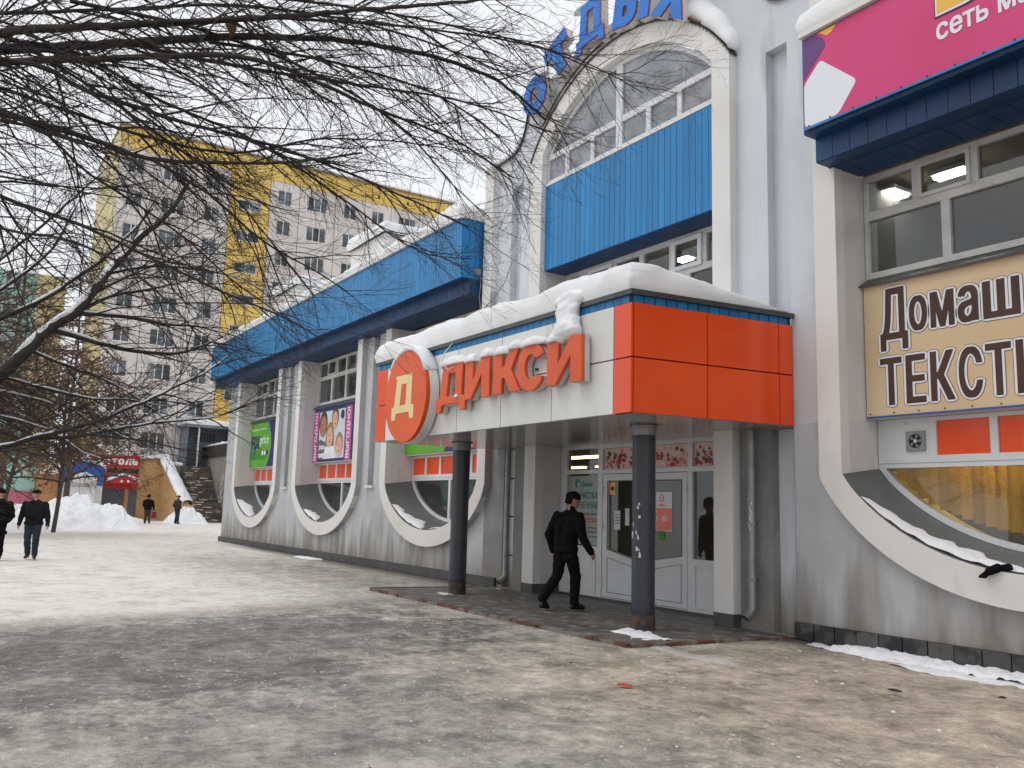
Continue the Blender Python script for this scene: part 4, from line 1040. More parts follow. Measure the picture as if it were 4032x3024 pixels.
# ------------------------------------------------------------------ apartment block across the square (faces +X)
pm('panel_grey', srgb(226,220,217), srgb(214,207,204), .35, .9, .2, 12, c3=srgb(160,150,142), s3=.9, lo3=.58, hi3=.85, stretch3=(1,1,.3), rnd=.035)  # panel grey lightened to stand in for distance haze
pm('panel_yellow', srgb(236,202,116), srgb(228,192,104), .5, .85, .1, 10, c3=srgb(214,184,120), s3=1.2, lo3=.62, hi3=.9, stretch3=(1,1,.3), rnd=.02)  # yellow made paler, distance haze mixed into the colour
pm('seam', srgb(160,142,120), srgb(135,122,108), 1.5, .95)
pm('end_wall_beige', srgb(214,196,150), srgb(200,184,146), .4, .9)
pm('upvc_far', srgb(228,228,228), rough=.5)
pm('pane_far', (.10,.12,.135), (.05,.055,.06), .9, .12, rnd=.55, lo=.4, hi=.6, c3=(.30,.33,.36), s3=.7, lo3=.5, hi3=.7)
pm('pane_brown', (.10,.06,.05), rough=.2)
FX = -74.0
TY = lambda a,b,d: (FX+d, a, b)
apt = thing('apartment_block','nine storey grey panel apartment block with yellow stair strip and cornice','building',(-80,25,0))
one(-86,FX-.14,9.75,49.0,0,31.6,'building_core','seam',apt)
one(-86,FX-.13,9.55,9.74,0,31.6,'end_wall','end_wall_beige',apt)
for k in range(8):
    one(-86.1,FX-.12,9.50,9.548,6.9+2.78*k,6.96+2.78*k,'seam_strip','seam',apt)
ROWS = [6.20+2.78*k for k in range(9)]
COLS = [(9.60,12.22,2),(12.28,15.60,3),(15.66,18.46,2),(18.52,21.93,0),(21.99,24.60,2),(24.66,28.0,3),(28.06,30.9,2),(30.96,33.6,2),(33.66,37.0,3),(37.06,39.7,2),(39.76,43.1,0),(43.16,45.9,2),(45.96,49.0,3)]
def rectT(y0,y1,z0,z1): return [(y0,z0),(y1,z0),(y1,z1),(y0,z1)]
WW = {2: .63, 3: .93, 0: .97}
def wmesh(n):
    hw, hh = WW[n], (.68 if n else .45); k = n or 2
    cells = [(-hw+.055+i*(2*hw-.04)/k, -hw-.015+(i+1)*(2*hw-.04)/k, -hh+.06, hh-.06) for i in range(k)]
    f = MB().plate([rectT(-hw,hw,-hh,hh)] + [rectT(*c) for c in cells], -.06, .03, lambda a,b,d: (d,a,b)).mesh('window','upvc_far',recalc=False)
    ps = [MB().box(-.012,.0,c[0],c[1],c[2],c[3]).mesh('pane','pane_far',recalc=False) for c in cells]
    sl = MB().box(-.05,.14,-hw-.05,hw+.05,-hh-.06,-hh-.005).mesh('sill','upvc_far',recalc=False)
    return f, ps, sl
WM = {n: wmesh(n) for n in WW}
PANEL = {}
rq = random.Random(3)
for (y0,y1,n) in COLS:
    w = y1-y0; hw, hh = WW[n], (.68 if n else .45)
    key = (round(w,2), n)
    if key not in PANEL:
        dz = 0 if n else 1.0
        PANEL[key] = MB().plate([rectT(-w/2,w/2,-1.36,1.36), rectT(-hw-.015,hw+.015,-hh-.02+ (0 if n else 0),hh+.02)], -.12, 0, lambda a,b,d: (d,a,b)).mesh('wall_panel','panel_grey' if n else 'panel_yellow')
    for k, zc in enumerate(ROWS):
        z = zc if n else zc+1.39
        if not n and k == 8: continue
        yc = (y0+y1)/2
        if yc > 29 and k < 4: continue                  # hidden behind the shop
        place('wall_panel', PANEL[key], apt, (FX,yc,z))
        f, ps, sl = WM[n]
        win = place('window', f, apt, (FX-.05,yc,z))
        for p in ps: place('pane', p, win, (FX-.06,yc,z))
        place('sill', sl, win, (FX-.05,yc,z))
    if n: one(FX-.12,FX,y0,y1,3.9,4.82,'base_panel','panel_grey',apt)
    else:
        one(FX-.12,FX-.002,y0,y1,4.82,6.21,'wall_panel','panel_yellow',apt); one(FX-.12,FX-.002,y0,y1,28.48,29.80,'wall_panel','panel_yellow',apt)
    one(FX-.12,FX+.02,y0,y1,29.83,31.6,'cornice_panel','panel_yellow',apt)
    if n: 
        one(FX+.021,FX+.03,(y0+y1)/2-.12,(y0+y1)/2+.12,30.4,30.75,'attic_vent','pane_brown',apt)
one(-86.2,FX+.18,9.45,49.1,31.6,31.74,'roof_slab','seam',apt)
for y in (14,20.5,27,36): one(-80,-77.5,y,y+2.4,31.75,33.2,'roof_vent','panel_grey',apt)

# entrance porch of the block
pm('porch_paint', srgb(120,126,134), srgb(104,110,118), 1.2, .8, .1, 20, c3=srgb(150,152,140), s3=2.5, lo3=.66, hi3=.8)
pm('steel_door', srgb(108,116,126), srgb(98,104,114), 1, .5)
ep = thing('stair_porch','grey porch with flat snowy roof and steel door above stairs','porch',(-72,17.8,4.2))
one(-73.9,-71.6,15.95,16.1,4.2,7.3,'side_wall','porch_paint',ep)
one(-73.9,-71.6,19.6,19.75,4.2,7.3,'side_wall','porch_paint',ep)
one(-73.9,-73.6,16.1,19.6,4.2,7.3,'back_wall','porch_paint',ep)
one(-74,-71.2,15.7,19.95,7.3,7.52,'roof_slab','porch_paint',ep)
one(-71.7,-71.5,16.85,16.95,4.2,7.3,'post','upvc_far',ep)
dr_ = one(-73.59,-73.5,17.15,18.3,4.2,6.3,'door','steel_door',ep); one(-73.5,-73.45,17.28,17.32,5.1,5.3,'handle','black_plastic',dr_)
gr = one(-73.59,-73.5,17.15,18.6,6.36,7.0,'transom_grille','black_plastic',ep)
for i in range(6): one(-73.49,-73.47,17.2+i*.24,17.22+i*.24,6.38,6.98,'grille_bar','metal_grey',gr)
# terrace, stairs, brick and concrete flank walls
pm('concrete_dark', srgb(112,102,92), srgb(86,76,68), 1.5, .9, .3, 15, c3=srgb(170,166,160), s3=2.2, lo3=.60, hi3=.66, rnd=.3)
pm('concrete', srgb(150,146,138), srgb(128,124,116), .6, .9, .25, 12, c3=srgb(96,92,86), s3=1.1, lo3=.55, hi3=.8, stretch3=(1,1,.4))
pm('stone_dark', srgb(62,50,46), srgb(52,42,40), 1, .8)
one(-73.86,-70.9,12.75,30,.0,4.18,'terrace','concrete',kind='structure',label='raised terrace in front of the apartment block')
st = thing('stairs','dark wet outdoor stairs with snowy treads up to terrace','stairs',(-68,16.7,0))
k = 0
for i in range(8): one(-65.6-.2*i-.24,-65.6-.2*i,15.62,17.78,.18*i,.18*(i+1),'step','concrete_dark',st)
one(-68.0,-67.0-.24,15.62,17.78,1.2,1.44,'landing','concrete_dark',st)
for i in range(15): one(-68.0-.2*i-.24,-68.0-.2*i,15.62,17.78,1.44+.183*i-.02,1.44+.183*(i+1),'step','concrete_dark',st)
def brick_material():
    m = pm('brick', srgb(226,186,134), srgb(206,164,116), .5, .9, .2, 18, c3=srgb(120,90,66), s3=1.0, lo3=.60, hi3=.8)
    t = m.node_tree; n = t.nodes; L = t.links; b = n['Principled BSDF']
    g = n.new('ShaderNodeNewGeometry'); sp_ = n.new('ShaderNodeSeparateXYZ'); L.new(g.outputs['Position'], sp_.inputs[0])
    ad = n.new('ShaderNodeMath'); ad.operation = 'ADD'; L.new(sp_.outputs['X'], ad.inputs[0]); L.new(sp_.outputs['Y'], ad.inputs[1])
    cb = n.new('ShaderNodeCombineXYZ'); L.new(ad.outputs[0], cb.inputs[0]); L.new(sp_.outputs['Z'], cb.inputs[1])
    br = n.new('ShaderNodeTexBrick'); br.inputs['Scale'].default_value = 1; br.inputs['Brick Width'].default_value = .25; br.inputs['Row Height'].default_value = .077; br.inputs['Mortar Size'].default_value = .008
    br.inputs['Color1'].default_value = (1,1,1,1); br.inputs['Color2'].default_value = (.82,.80,.78,1); br.inputs['Mortar'].default_value = (.55,.52,.5,1)
    L.new(cb.outputs[0], br.inputs['Vector'])
    k = n.new('ShaderNodeMix'); k.data_type = 'RGBA'; k.blend_type = 'MULTIPLY'; k.inputs['Factor'].default_value = 1
    L.new(b.inputs['Base Color'].links[0].from_socket, k.inputs['A']); L.new(br.outputs['Color'], k.inputs['B']); L.new(k.outputs['Result'], b.inputs['Base Color'])
brick_material()
bw = thing('brick_stair_wall','tan brick stair wall sloping down under thick snow','wall',(-69,14,0))
def wall_run(p0, p1, h0, h1, th=.4):
    d = Vector((p1[0]-p0[0], p1[1]-p0[1], 0)).normalized(); nrm = Vector((-d.y, d.x, 0))*th
    vs = []
    for (x,y), h in ((p0,h0),(p1,h1)):
        for z in (0,h): vs += [(x,y,z),(x+nrm.x,y+nrm.y,z)]
    return MB().add(vs,[(0,2,6,4),(1,5,7,3),(2,3,7,6),(0,1,3,2),(4,6,7,5),(0,4,5,1)])
wall_run((-70.85,12.5),(-70.85,14.10),4.55,4.75).build('front_face','brick',bw)
wall_run((-70.85,14.10),(-66.3,15.02),4.75,1.25).build('flank','brick',bw)
MB().box(-66.6,-66.0,14.98,15.60,0,1.22).build('end_pier','brick',bw)
pm('pink_paint', srgb(222,170,160), rough=.9)
MB().add([(-66.96,14.74,.7),(-66.42,14.85,.7),(-66.42,14.85,1.4),(-66.96,14.74,1.4)],[(0,1,2,3)])
cw = thing('concrete_stair_wall','stained concrete wall with dark coping and white graffiti','wall',(-68,17.9,0))
one(-73.4,-62,17.80,18.2,0,4.93,'panel','concrete',cw)
one(-73.4,-62,17.72,18.25,4.93,5.85,'coping','stone_dark',cw)
pm('graffiti', srgb(206,208,210), rough=.8)
rg = random.Random(5)
for i in range(7):
    cx, cz = -67.2+.34*(i % 2)-.05*i, 3.3-.32*i
    pts = [(cx+.42*math.cos(a*.9+i)*rg.uniform(.5,1), 17.785, cz+.26*math.sin(a*1.3+i)*rg.uniform(.6,1)) for a in np.linspace(0,5.5,16)]
    MB().tube(pts,.026,5).build('graffiti_stroke','graffiti',cw)
one(-66.3,-66.2,17.70,17.79,3.75,4.45,'red_plate','print_red',cw)

# shops in the low front of the block
pm('red_sign', srgb(196,28,34), srgb(182,24,30), 1, .45)
pm('shutter', srgb(92,92,96), srgb(84,84,88), 1, .6)
pm('kiosk_white', srgb(214,214,208), srgb(200,200,194), .8, .6)
pm('kiosk_blue', srgb(24,92,176), rough=.45)
pm('osb', srgb(196,146,102), srgb(178,130,90), .8, .85, .1, 10)
pm('turquoise', srgb(160,206,196), srgb(148,192,184), .8, .7, rnd=.05)
pm('pink_wall', srgb(196,112,132), rough=.8)
SX = -70.2
liq = thing('liquor_shop_front','red shop front with white letter sign and grey roller shutter','shop front',(-71,11.2,0))
one(-73.85,SX-.06,9.95,12.48,0,4.70,'front_wall','panel_grey',liq)
one(SX-.05,SX+.15,6.9,12.46,3.78,4.72,'sign_board','red_sign',liq)
one(SX-.05,SX,9.95,12.46,3.42,3.74,'grille_band','black_plastic',liq)
one(SX-.05,SX+.05,9.98,12.46,2.27,3.38,'red_band','red_sign',liq)
sh = one(SX-.05,SX,10.0,12.46,0,2.25,'shutter','shutter',liq)
for i in range(18): one(SX,SX+.012,10.0,11.55,.06+.12*i,.15+.12*i,'shutter_slat','shutter',sh)
one(SX,SX+.06,11.58,11.84,0,2.25,'post','osb',liq)
for s, yy, w in (('Б',8.55,.44),('р',9.08,.38),('и',9.55,.42),('с',10.05,.37),('т',10.5,.37),('о',10.93,.42),('л',11.41,.42),('ь',11.9,.40)):
    text_obj(s,SX+.152,yy,4.02 if s != 'р' else 3.92,.5,'upvc_far',liq,name='letter',axis='yz',bold=(.035,.035),fit=(w,.62 if s == 'Б' else .46),depth=.04)
aw = MB(); aw.plate([[(10.25,2.62),(12.35,2.62),(12.35,2.72),(11.3,3.22),(10.25,2.72)]],0,.9,lambda a,b,d: (SX+.06+d,a,b)); aw.build('gable_awning','red_sign',liq)
for y_ in (11.15,11.6): MB().plate([ell(y_,2.80,.10,.10,14)],.0,.02,lambda a,b,d: (SX+.965+d,a,b)).build('awning_badge','upvc_far',liq)
kio = thing('blue_topped_kiosk','white kiosk with blue arched top under a snow cap','kiosk',(-70,8.5,0))
one(-73.0,-69.3,7.12,9.93,0,2.62,'front_wall','kiosk_white',kio)
al = [(7.08,2.62),(9.97,2.62),(9.97,3.40)] + [(8.525+1.445*math.cos(math.pi*i/14), 3.40+.62*math.sin(math.pi*i/14)) for i in range(1,14)] + [(7.08,3.40)]
MB().plate([al],-73,-69.2,lambda a,b,d: (d,a,b)).build('arched_top','kiosk_blue',kio)
one(-69.3,-69.24,7.9,9.45,0,2.30,'roller_door','upvc_far',kio); one(-69.3,-69.22,7.14,7.75,2.65,2.85,'sign_plate','print_sky',kio); one(-69.3,-69.22,9.5,9.95,2.64,2.82,'sign_plate','print_yellow',kio)
one(-69.3,-69.235,9.52,9.92,2.42,2.60,'blue_patch','kiosk_blue',kio)
one(-69.26,-68.5,7.95,9.42,2.55,2.68,'awning','kiosk_white',kio)
cab = thing('timber_shed','tan boarded shed between the kiosk and turquoise shop','shed',(-71,6.4,0))
one(-73.5,-69.6,5.75,7.08,0,3.05,'shed_wall','osb',cab); one(-73.6,-69.4,5.65,7.10,3.05,3.15,'shed_roof','osb',cab)
for i in range(8): one(-69.6,-69.58,5.77+.163*i,5.92+.163*i,.02,3.03,'board','osb',cab)
tur = thing('turquoise_shop','turquoise shop front with pink wall behind the walking men','shop front',(-72,2.5,0))
one(-74.5,-70.5,-4,5.70,0,4.4,'shop_wall','turquoise',tur); one(-70.49,-70.4,4.0,5.6,0,1.9,'pink_panel','pink_wall',tur)
for i in range(5):
    w_ = one(-70.48,-70.42,-3.6+1.5*i,-2.3+1.5*i,1.7,3.6,'window','upvc_far',tur); one(-70.43,-70.40,-3.5+1.5*i,-2.4+1.5*i,1.8,3.5,'pane','pane_far',w_)
tb = thing('turquoise_block','tall turquoise and cream apartment block left behind the trees','building',(-86,-2,0))
one(-96,-84,-30,7.6,0,20.5,'building_core','turquoise',tb)
one(-83.99,-83.8,5.4,7.6,0,20.5,'cream_strip','end_wall_beige',tb); one(-83.99,-83.8,-2.6,-.4,0,20.5,'cream_strip','end_wall_beige',tb)
f, ps, sl = WM[2]
for c_ in range(9):
    for r_ in range(6):
        yc, z = 3.6-2.9*c_, 6.0+2.75*r_
        w_ = place('window', f, tb, (-83.93,yc,z))
        for p in ps: place('pane', p, w_, (-83.94,yc,z))
lowwall = one(-58,-57.6,-6,4.3,0,.75,'garden_wall','concrete',label='low snow topped garden wall behind the two walking men',cat='wall')
# ------------------------------------------------------------------ people: one continuous skinned surface per body, clothing by region
pm('cloth_black', (.006,.006,.007), (.010,.010,.011), 9, .95, .5, 22, spec=.12)
pm('cloth_jacket', (.008,.008,.010), (.014,.014,.016), 7, .9, .5, 18, spec=.2)
pm('cloth_navy', (.012,.016,.032), (.02,.026,.046), 8, .85, .4, 25)
pm('cloth_dark', (.022,.021,.022), (.034,.032,.031), 7, .85, .4, 25)
pm('cloth_brown', (.020,.017,.014), (.03,.026,.022), 7, .85, .4, 25)
pm('collar_fur', (.10,.08,.062), (.07,.055,.044), 20, .95, .8, 60)
pm('skin', srgb(196,140,118), srgb(180,120,100), 9, .6)
pm('hair', (.010,.008,.007), (.016,.013,.011), 30, .9, .5, 120, spec=.1)
pm('leather', (.010,.009,.009), rough=.35)
pm('bag_red', srgb(120,26,44), srgb(100,20,36), 6, .6)
pm('lips', srgb(150,82,76), rough=.6)
def capsule(mb, p0, r0, p1, r1, n=12):
    p0, p1 = Vector(p0), Vector(p1); d = p1-p0; L = d.length or 1e-4; t = d/L
    a = t.cross(Vector((0,0,1)) if abs(t.z) < .9 else Vector((1,0,0))).normalized(); b = t.cross(a)
    rings = []
    for k in range(1,5): 
        f = math.pi/2*(1-k/4.0); rings.append((p0 - t*r0*math.sin(f), r0*math.cos(f)))
    for k in range(0,4):
        f = math.pi/2*k/4.0; rings.append((p1 + t*r1*math.sin(f), r1*math.cos(f)))
    vs = [c + r*(math.cos(2*math.pi*j/n)*a + math.sin(2*math.pi*j/n)*b) for c, r in rings for j in range(n)]
    k = len(rings)
    fs = [(i*n+j, i*n+(j+1) % n, (i+1)*n+(j+1) % n, (i+1)*n+j) for i in range(k-1) for j in range(n)] + [tuple(reversed(range(n))), tuple((k-1)*n+j for j in range(n))]
    mb.add(vs, fs)
def person(label, loc, heading, H, J, cols, voxel=.014, extra=None):
    """J: joints in (forward, left, up) for a 1.80 m figure; cols: region -> material"""
    s = H/1.80; h = Vector((math.cos(heading), math.sin(heading), 0)); l = Vector((-h.y, h.x, 0))
    W = lambda p: Vector(loc) + (h*p[0] + l*p[1] + Vector((0,0,1))*p[2])*s
    prims = []            # (p0,r0,p1,r1,region)
    def cap(a, ra, b, rb, reg): prims.append((W(a), ra*s, W(b), rb*s, reg))
    P = J
    # legs
    for sd in ('l','r'):
        hip, knee, ank, toe = P['hip_'+sd], P['knee_'+sd], P['ank_'+sd], P['toe_'+sd]
        cap(hip,.112,knee,.084,'trousers'); cap(knee,.085,(ank[0],ank[1],ank[2]+.02),.072,'trousers')
        heel = tuple(ank[i]*1.0 + (ank[i]-toe[i])*.25 if i < 2 else toe[2]+(ank[2]-toe[2])*.25 for i in range(3))
        cap((ank[0],ank[1],ank[2]),.050,heel,.043,'shoes'); cap(heel,.042,toe,.038,'shoes'); cap(ank,.046,toe,.036,'shoes')
    # trunk
    pel, ch, nk, hd = P['pelvis'], P['chest'], P['neck'], P['head']
    for sg in (-1,1):
        o = lambda p, d, up=0: (p[0], p[1]+sg*d, p[2]+up)
        cap(o(pel,.075,-.02),.128,o(pel,.085,.14),.132,'jacket' if P.get('long') else 'jacket')
        cap(o(pel,.085,.14),.132,o(ch,.105,0),.140,'jacket'); cap(o(ch,.105,0),.140,o(ch,.15,.10),.098,'jacket')
        cap(o(pel,.085,-.04),.108,o(pel,.08,-.14 if not P.get('long') else -.26),.112,'jacket' if P.get('long') else 'trousers')
        cap(o(ch,.15,.11),.088,(nk[0],nk[1]+sg*.03,nk[2]-.01),.062,'jacket')
    cap(ch,.12,(nk[0],nk[1],nk[2]-.04),.075,'jacket')
    cap((nk[0],nk[1],nk[2]-.03),.062,(nk[0]*.6+hd[0]*.4,nk[1],nk[2]+.05),.058,'collar' if 'collar' in cols else 'jacket')
    # arms
    for sd, sg in (('l',1),('r',-1)):
        sh, el, wr = P['sho_'+sd], P['elb_'+sd], P['wri_'+sd]
        cap(sh,.088,el,.072,'jacket'); cap(el,.071,wr,.054,'jacket')
        d = Vector(wr)-Vector(el); d.normalize()
        if P.get('pockets') == sd or P.get('pockets') == 'both': continue
        palm = Vector(wr)+d*.07
        side = Vector((1,0,0)) - d*d.x; side.normalize()            # across the knuckles, forward
        inn = d.cross(side)
        cap(wr,.030,tuple(palm+side*.018),.029,'skin'); cap(wr,.030,tuple(palm-side*.018),.028,'skin')
        for q, (off, ln) in enumerate(((.033,.062),(.011,.072),(-.011,.066),(-.032,.052))):
            k0 = palm+side*off; k1 = k0+d*ln*.55+inn*.010*sg; k2 = k1+d*ln*.42+inn*.024*sg
            cap(tuple(k0),.0105,tuple(k1),.0100,'skin'); cap(tuple(k1),.0100,tuple(k2),.0088,'skin')
        t0 = Vector(wr)+d*.02+side*.028; t1 = t0+d*.045+side*.022+inn*.01*sg; cap(tuple(t0),.0135,tuple(t1),.0120,'skin'); cap(tuple(t1),.0120,tuple(t1+d*.030+inn*.008*sg),.0100,'skin')
    # head with face
    ty, tp = P.get('turn',0), P.get('nod',0)
    hf = Vector((math.cos(ty)*math.cos(tp), math.sin(ty)*math.cos(tp), -math.sin(tp))); hl = Vector((-math.sin(ty), math.cos(ty), 0)); hu = hf.cross(hl)
    C = Vector(hd)
    q = lambda f, a, u: tuple(C+(hf*f+hl*a+hu*u)*1.09)
    cap(q(-.022,0,.035),.088,q(.012,0,.030),.082,'skin'); cap(q(.005,0,.0),.078,q(.020,0,-.055),.062,'skin'); cap(q(.035,0,-.075),.045,q(.048,0,-.085),.034,'skin')
    cap(q(.0,0,-.09),.055,tuple(Vector(nk)+Vector((0,0,.0))),.056,'skin')
    cap(q(.085,0,.012),.012,q(.108,0,-.022),.017,'skin')
    for sg in (-1,1): cap(q(-.008,sg*.082,.012),.014,q(-.012,sg*.084,-.028),.012,'skin'); cap(q(.07,sg*.03,.028),.014,q(.066,sg*.05,.026),.012,'skin')
    mb = MB()
    for p in prims: capsule(mb, *p[:4])
    me = bpy.data.meshes.new('person'); me.from_pydata(mb.v, [], mb.f)
    tmp = bpy.data.objects.new('tmp', me); sc = bpy.data.scenes.new('scratch'); sc.collection.objects.link(tmp)
    md = tmp.modifiers.new('r','REMESH'); md.mode = 'VOXEL'; md.voxel_size = voxel*s
    sm = tmp.modifiers.new('s','SMOOTH'); sm.factor = .5; sm.iterations = 5
    with bpy.context.temp_override(scene=sc, view_layer=sc.view_layers[0]):
        dg = bpy.context.evaluated_depsgraph_get(); dg.update()
    m2 = bpy.data.meshes.new_from_object(tmp.evaluated_get(dg))
    bpy.data.objects.remove(tmp); bpy.data.scenes.remove(sc)
    # cloth folds: low noise push along normals, then colour each face by the nearest body region
    co = np.empty(len(m2.vertices)*3); m2.vertices.foreach_get('co', co); co = co.reshape(-1,3)
    no = np.empty(len(m2.vertices)*3); m2.vertices.foreach_get('normal', no); no = no.reshape(-1,3)
    regs = list(cols); best = np.full(len(co), 9e9); lab = np.zeros(len(co), int)
    for p0, r0, p1, r1, reg in prims:
        a = np.array(p0); b = np.array(p1); ab = b-a; t = np.clip(((co-a)@ab)/max(ab@ab,1e-9),0,1)
        d = np.linalg.norm(co-(a+t[:,None]*ab),axis=1) - (r0+(r1-r0)*t)
        if reg not in cols: reg = 'jacket'
        u = d < best; best[u] = d[u]; lab[u] = regs.index(reg)
    fold = np.array([noise.noise(Vector((c[0]*9,c[1]*9,c[2]*14))) + .5*noise.noise(Vector((c[0]*22,c[1]*22,c[2]*26))) for c in co])
    cl = np.isin(lab, [regs.index(r) for r in ('jacket','trousers') if r in regs])
    co = co + no*(fold*cl*.011*s)[:,None]
    m2.vertices.foreach_set('co', co.ravel())
    m2.materials.clear()
    for r in regs: m2.materials.append(MATS[cols[r]])
    for p in m2.polygons: p.material_index = int(np.bincount(lab[list(p.vertices)]).argmax()); p.use_smooth = True
    body = place('person', m2, None, label=label, cat='person')
    # eyes, mouth
    for sg in (-1,1):
        e = MB(); capsule(e, W(q(.082,sg*.030,.012)), .008*s, W(q(.083,sg*.036,.012)), .008*s, 8); e.build('eye','hair',body,smooth=True)
    e = MB(); capsule(e, W(q(.082,-.020,-.055)), .007*s, W(q(.082,.020,-.055)), .007*s, 8); e.build('mouth','lips',body,smooth=True)
    def shell(name, mat, f0, uc, rx, ry, rz, cut, bulge=0):
        m = MB(); rows = []
        for i in range(10):
            v = cut + (math.pi/2-cut)*i/9
            rows.append([W(q(f0+rx*math.cos(v)*math.cos(a), ry*math.cos(v)*math.sin(a), uc+rz*math.sin(v)+bulge*math.cos(3*a)*.004)) for a in [2*math.pi*j/24 for j in range(24)]])
        m.rings(rows, cap=True); return m.build(name, mat, body, smooth=True)
    kind = P.get('hat')
    if kind == 'hair':
        shell('hair','hair',-.018,.030,.112,.096,.098,R(-2),1)
        m = MB(); rows = []
        for i in range(6):       # back of the head down to the nape
            u = .04-.022*i*1.0
            rows.append([W(q(-.018-.106*math.cos(a)*(1-.03*i), .096*math.sin(a), u)) for a in [R(-88+176*j/14) for j in range(15)]])
        m.rings(rows, close=False); m.build('hair','hair',body,smooth=True)
    elif kind == 'beanie':
        shell('knit_cap','cloth_black',-.012,.022,.112,.100,.112,R(-8)); shell('cap_brim','cloth_black',-.012,.016,.110,.099,.02,R(-60))
    elif kind == 'cap':
        shell('flat_cap','cloth_black',-.010,.048,.116,.103,.062,R(-22))
        m = MB(); m.add([W(q(.09,-.07,.055)),W(q(.155,-.04,.045)),W(q(.155,.04,.045)),W(q(.09,.07,.055)),W(q(.09,-.07,.043)),W(q(.155,-.04,.035)),W(q(.155,.04,.035)),W(q(.09,.07,.043))],[(0,1,2,3),(7,6,5,4),(0,4,5,1),(1,5,6,2),(2,6,7,3),(3,7,4,0)]); m.build('visor','cloth_black',body)
    # jacket hem band
    hem = MB(); c = Vector(pel); z = -.06 if not P.get('long') else -.30
    rows = [[W((c.x+.150*k_*math.cos(a), c.y+.228*k_*math.sin(a), c.z+z+dz)) for a in [2*math.pi*j/28 for j in range(28)]] for k_, dz in ((.96,-.025),(1.0,0),(1.0,.045),(.95,.065))]
    hem.rings(rows); hem.build('jacket_hem',cols['jacket'],body,smooth=True)
    if extra: extra(body, W)
    return body
def base_pose(**k):
    J = dict(pelvis=(0,0,.96), chest=(.01,0,1.28), neck=(.015,0,1.49), head=(.035,0,1.665),
             hip_l=(0,.10,.92), hip_r=(0,-.10,.92), sho_l=(.0,.225,1.40), sho_r=(.0,-.225,1.40),
             knee_l=(.05,.105,.50), ank_l=(.0,.11,.10), toe_l=(.16,.13,.04), knee_r=(.05,-.105,.50), ank_r=(.0,-.11,.10), toe_r=(.16,-.13,.04),
             elb_l=(-.03,.31,1.12), wri_l=(.04,.32,.88), elb_r=(-.03,-.31,1.12), wri_r=(.04,-.32,.88), hat='hair')
    J.update(k); return J
# man in black walking up to the doors, seen from behind
person('man in black jacket and trousers walking towards the shop doors', (-11.22,8.36,.022), R(96), 1.86,
    base_pose(pelvis=(0,0,.945), chest=(.05,-.01,1.265), neck=(.085,-.01,1.475), head=(.125,-.02,1.64), hip_l=(0,.10,.905), hip_r=(0,-.10,.905),
        knee_l=(-.06,.11,.50), ank_l=(-.34,.12,.16), toe_l=(-.22,.14,.045), knee_r=(.12,-.10,.49), ank_r=(.10,-.10,.10), toe_r=(.26,-.13,.04),
        sho_l=(.035,.235,1.39), sho_r=(.045,-.235,1.385), elb_l=(-.03,.35,1.11), wri_l=(.03,.33,.87), elb_r=(.0,-.36,1.11), wri_r=(.14,-.40,.88), turn=R(-38), nod=R(18), hat='hair'),
    dict(jacket='cloth_black',trousers='cloth_black',skin='skin',shoes='leather'), .0125)
def jeans_extra(body, W): pass
person('man in black jacket and jeans with cap and fur collar', (-24.9,2.08,0), R(-12), 1.73,
    base_pose(knee_l=(.14,.10,.51), ank_l=(.10,.10,.10), toe_l=(.26,.13,.04), knee_r=(.06,-.10,.50), ank_r=(-.22,-.10,.12), toe_r=(-.07,-.13,.045), elb_l=(-.04,.30,1.12), wri_l=(.05,.33,.88), elb_r=(-.05,-.30,1.12), wri_r=(.04,-.33,.88), turn=R(12), hat='cap'),
    dict(jacket='cloth_jacket',trousers='cloth_navy',skin='skin',shoes='leather',collar='collar_fur'), .017)
person('man in black coat and knit cap at left edge', (-24.75,1.30,0), R(-6), 1.72,
    base_pose(long=True,pockets='both',knee_l=(.04,.10,.50), ank_l=(-.20,.10,.11), toe_l=(-.05,.12,.045), knee_r=(.12,-.10,.50), ank_r=(.10,-.10,.10), toe_r=(.26,-.12,.04), elb_l=(-.06,.30,1.10), wri_l=(.10,.22,.97), elb_r=(-.06,-.30,1.10), wri_r=(.10,-.22,.97), turn=R(10), hat='beanie'),
    dict(jacket='cloth_black',trousers='cloth_black',skin='skin',shoes='leather'), .018)
def bag(body, W): pass
person('man in black jacket carrying a red bag, seen from behind', (-59.3,11.25,0), R(172), 1.86,
    base_pose(knee_l=(.08,.10,.50), ank_l=(.02,.12,.10), toe_l=(.16,.14,.04), knee_r=(.06,-.10,.50), ank_r=(-.08,-.12,.10), toe_r=(.08,-.14,.04), elb_l=(.05,.27,1.12), wri_l=(.20,.20,1.02), hat='hair', nod=R(10)),
    dict(jacket='cloth_black',trousers='cloth_dark',skin='skin',shoes='leather'), .024)
bg_ = thing('shopping_bag','small dark red bag hanging in the far man\'s hand','bag',(-59.4,11.62,.55))
MB().plate([[(11.50,.38),(11.80,.38),(11.78,.78),(11.52,.78)]],-59.45,-59.33,lambda a,b,d: (d,a,b)).build('bag_body','bag_red',bg_)
MB().tube([(-59.39,11.56,.77),(-59.39,11.60,.93),(-59.39,11.68,.95),(-59.39,11.74,.77)],.012,6).build('handle','bag_red',bg_)
person('man in brown jacket and flat cap standing by brick wall', (-60.3,13.25,0), R(120), 1.88,
    base_pose(pockets='both',knee_l=(.06,.09,.50), toe_l=(.16,.11,.04), knee_r=(.02,-.09,.50), elb_l=(-.08,.27,1.12), wri_l=(.10,.22,1.0), elb_r=(-.06,-.27,1.12), wri_r=(.12,-.21,1.0), hat='cap', turn=R(-40)),
    dict(jacket='cloth_brown',trousers='cloth_navy',skin='skin',shoes='leather'), .024)
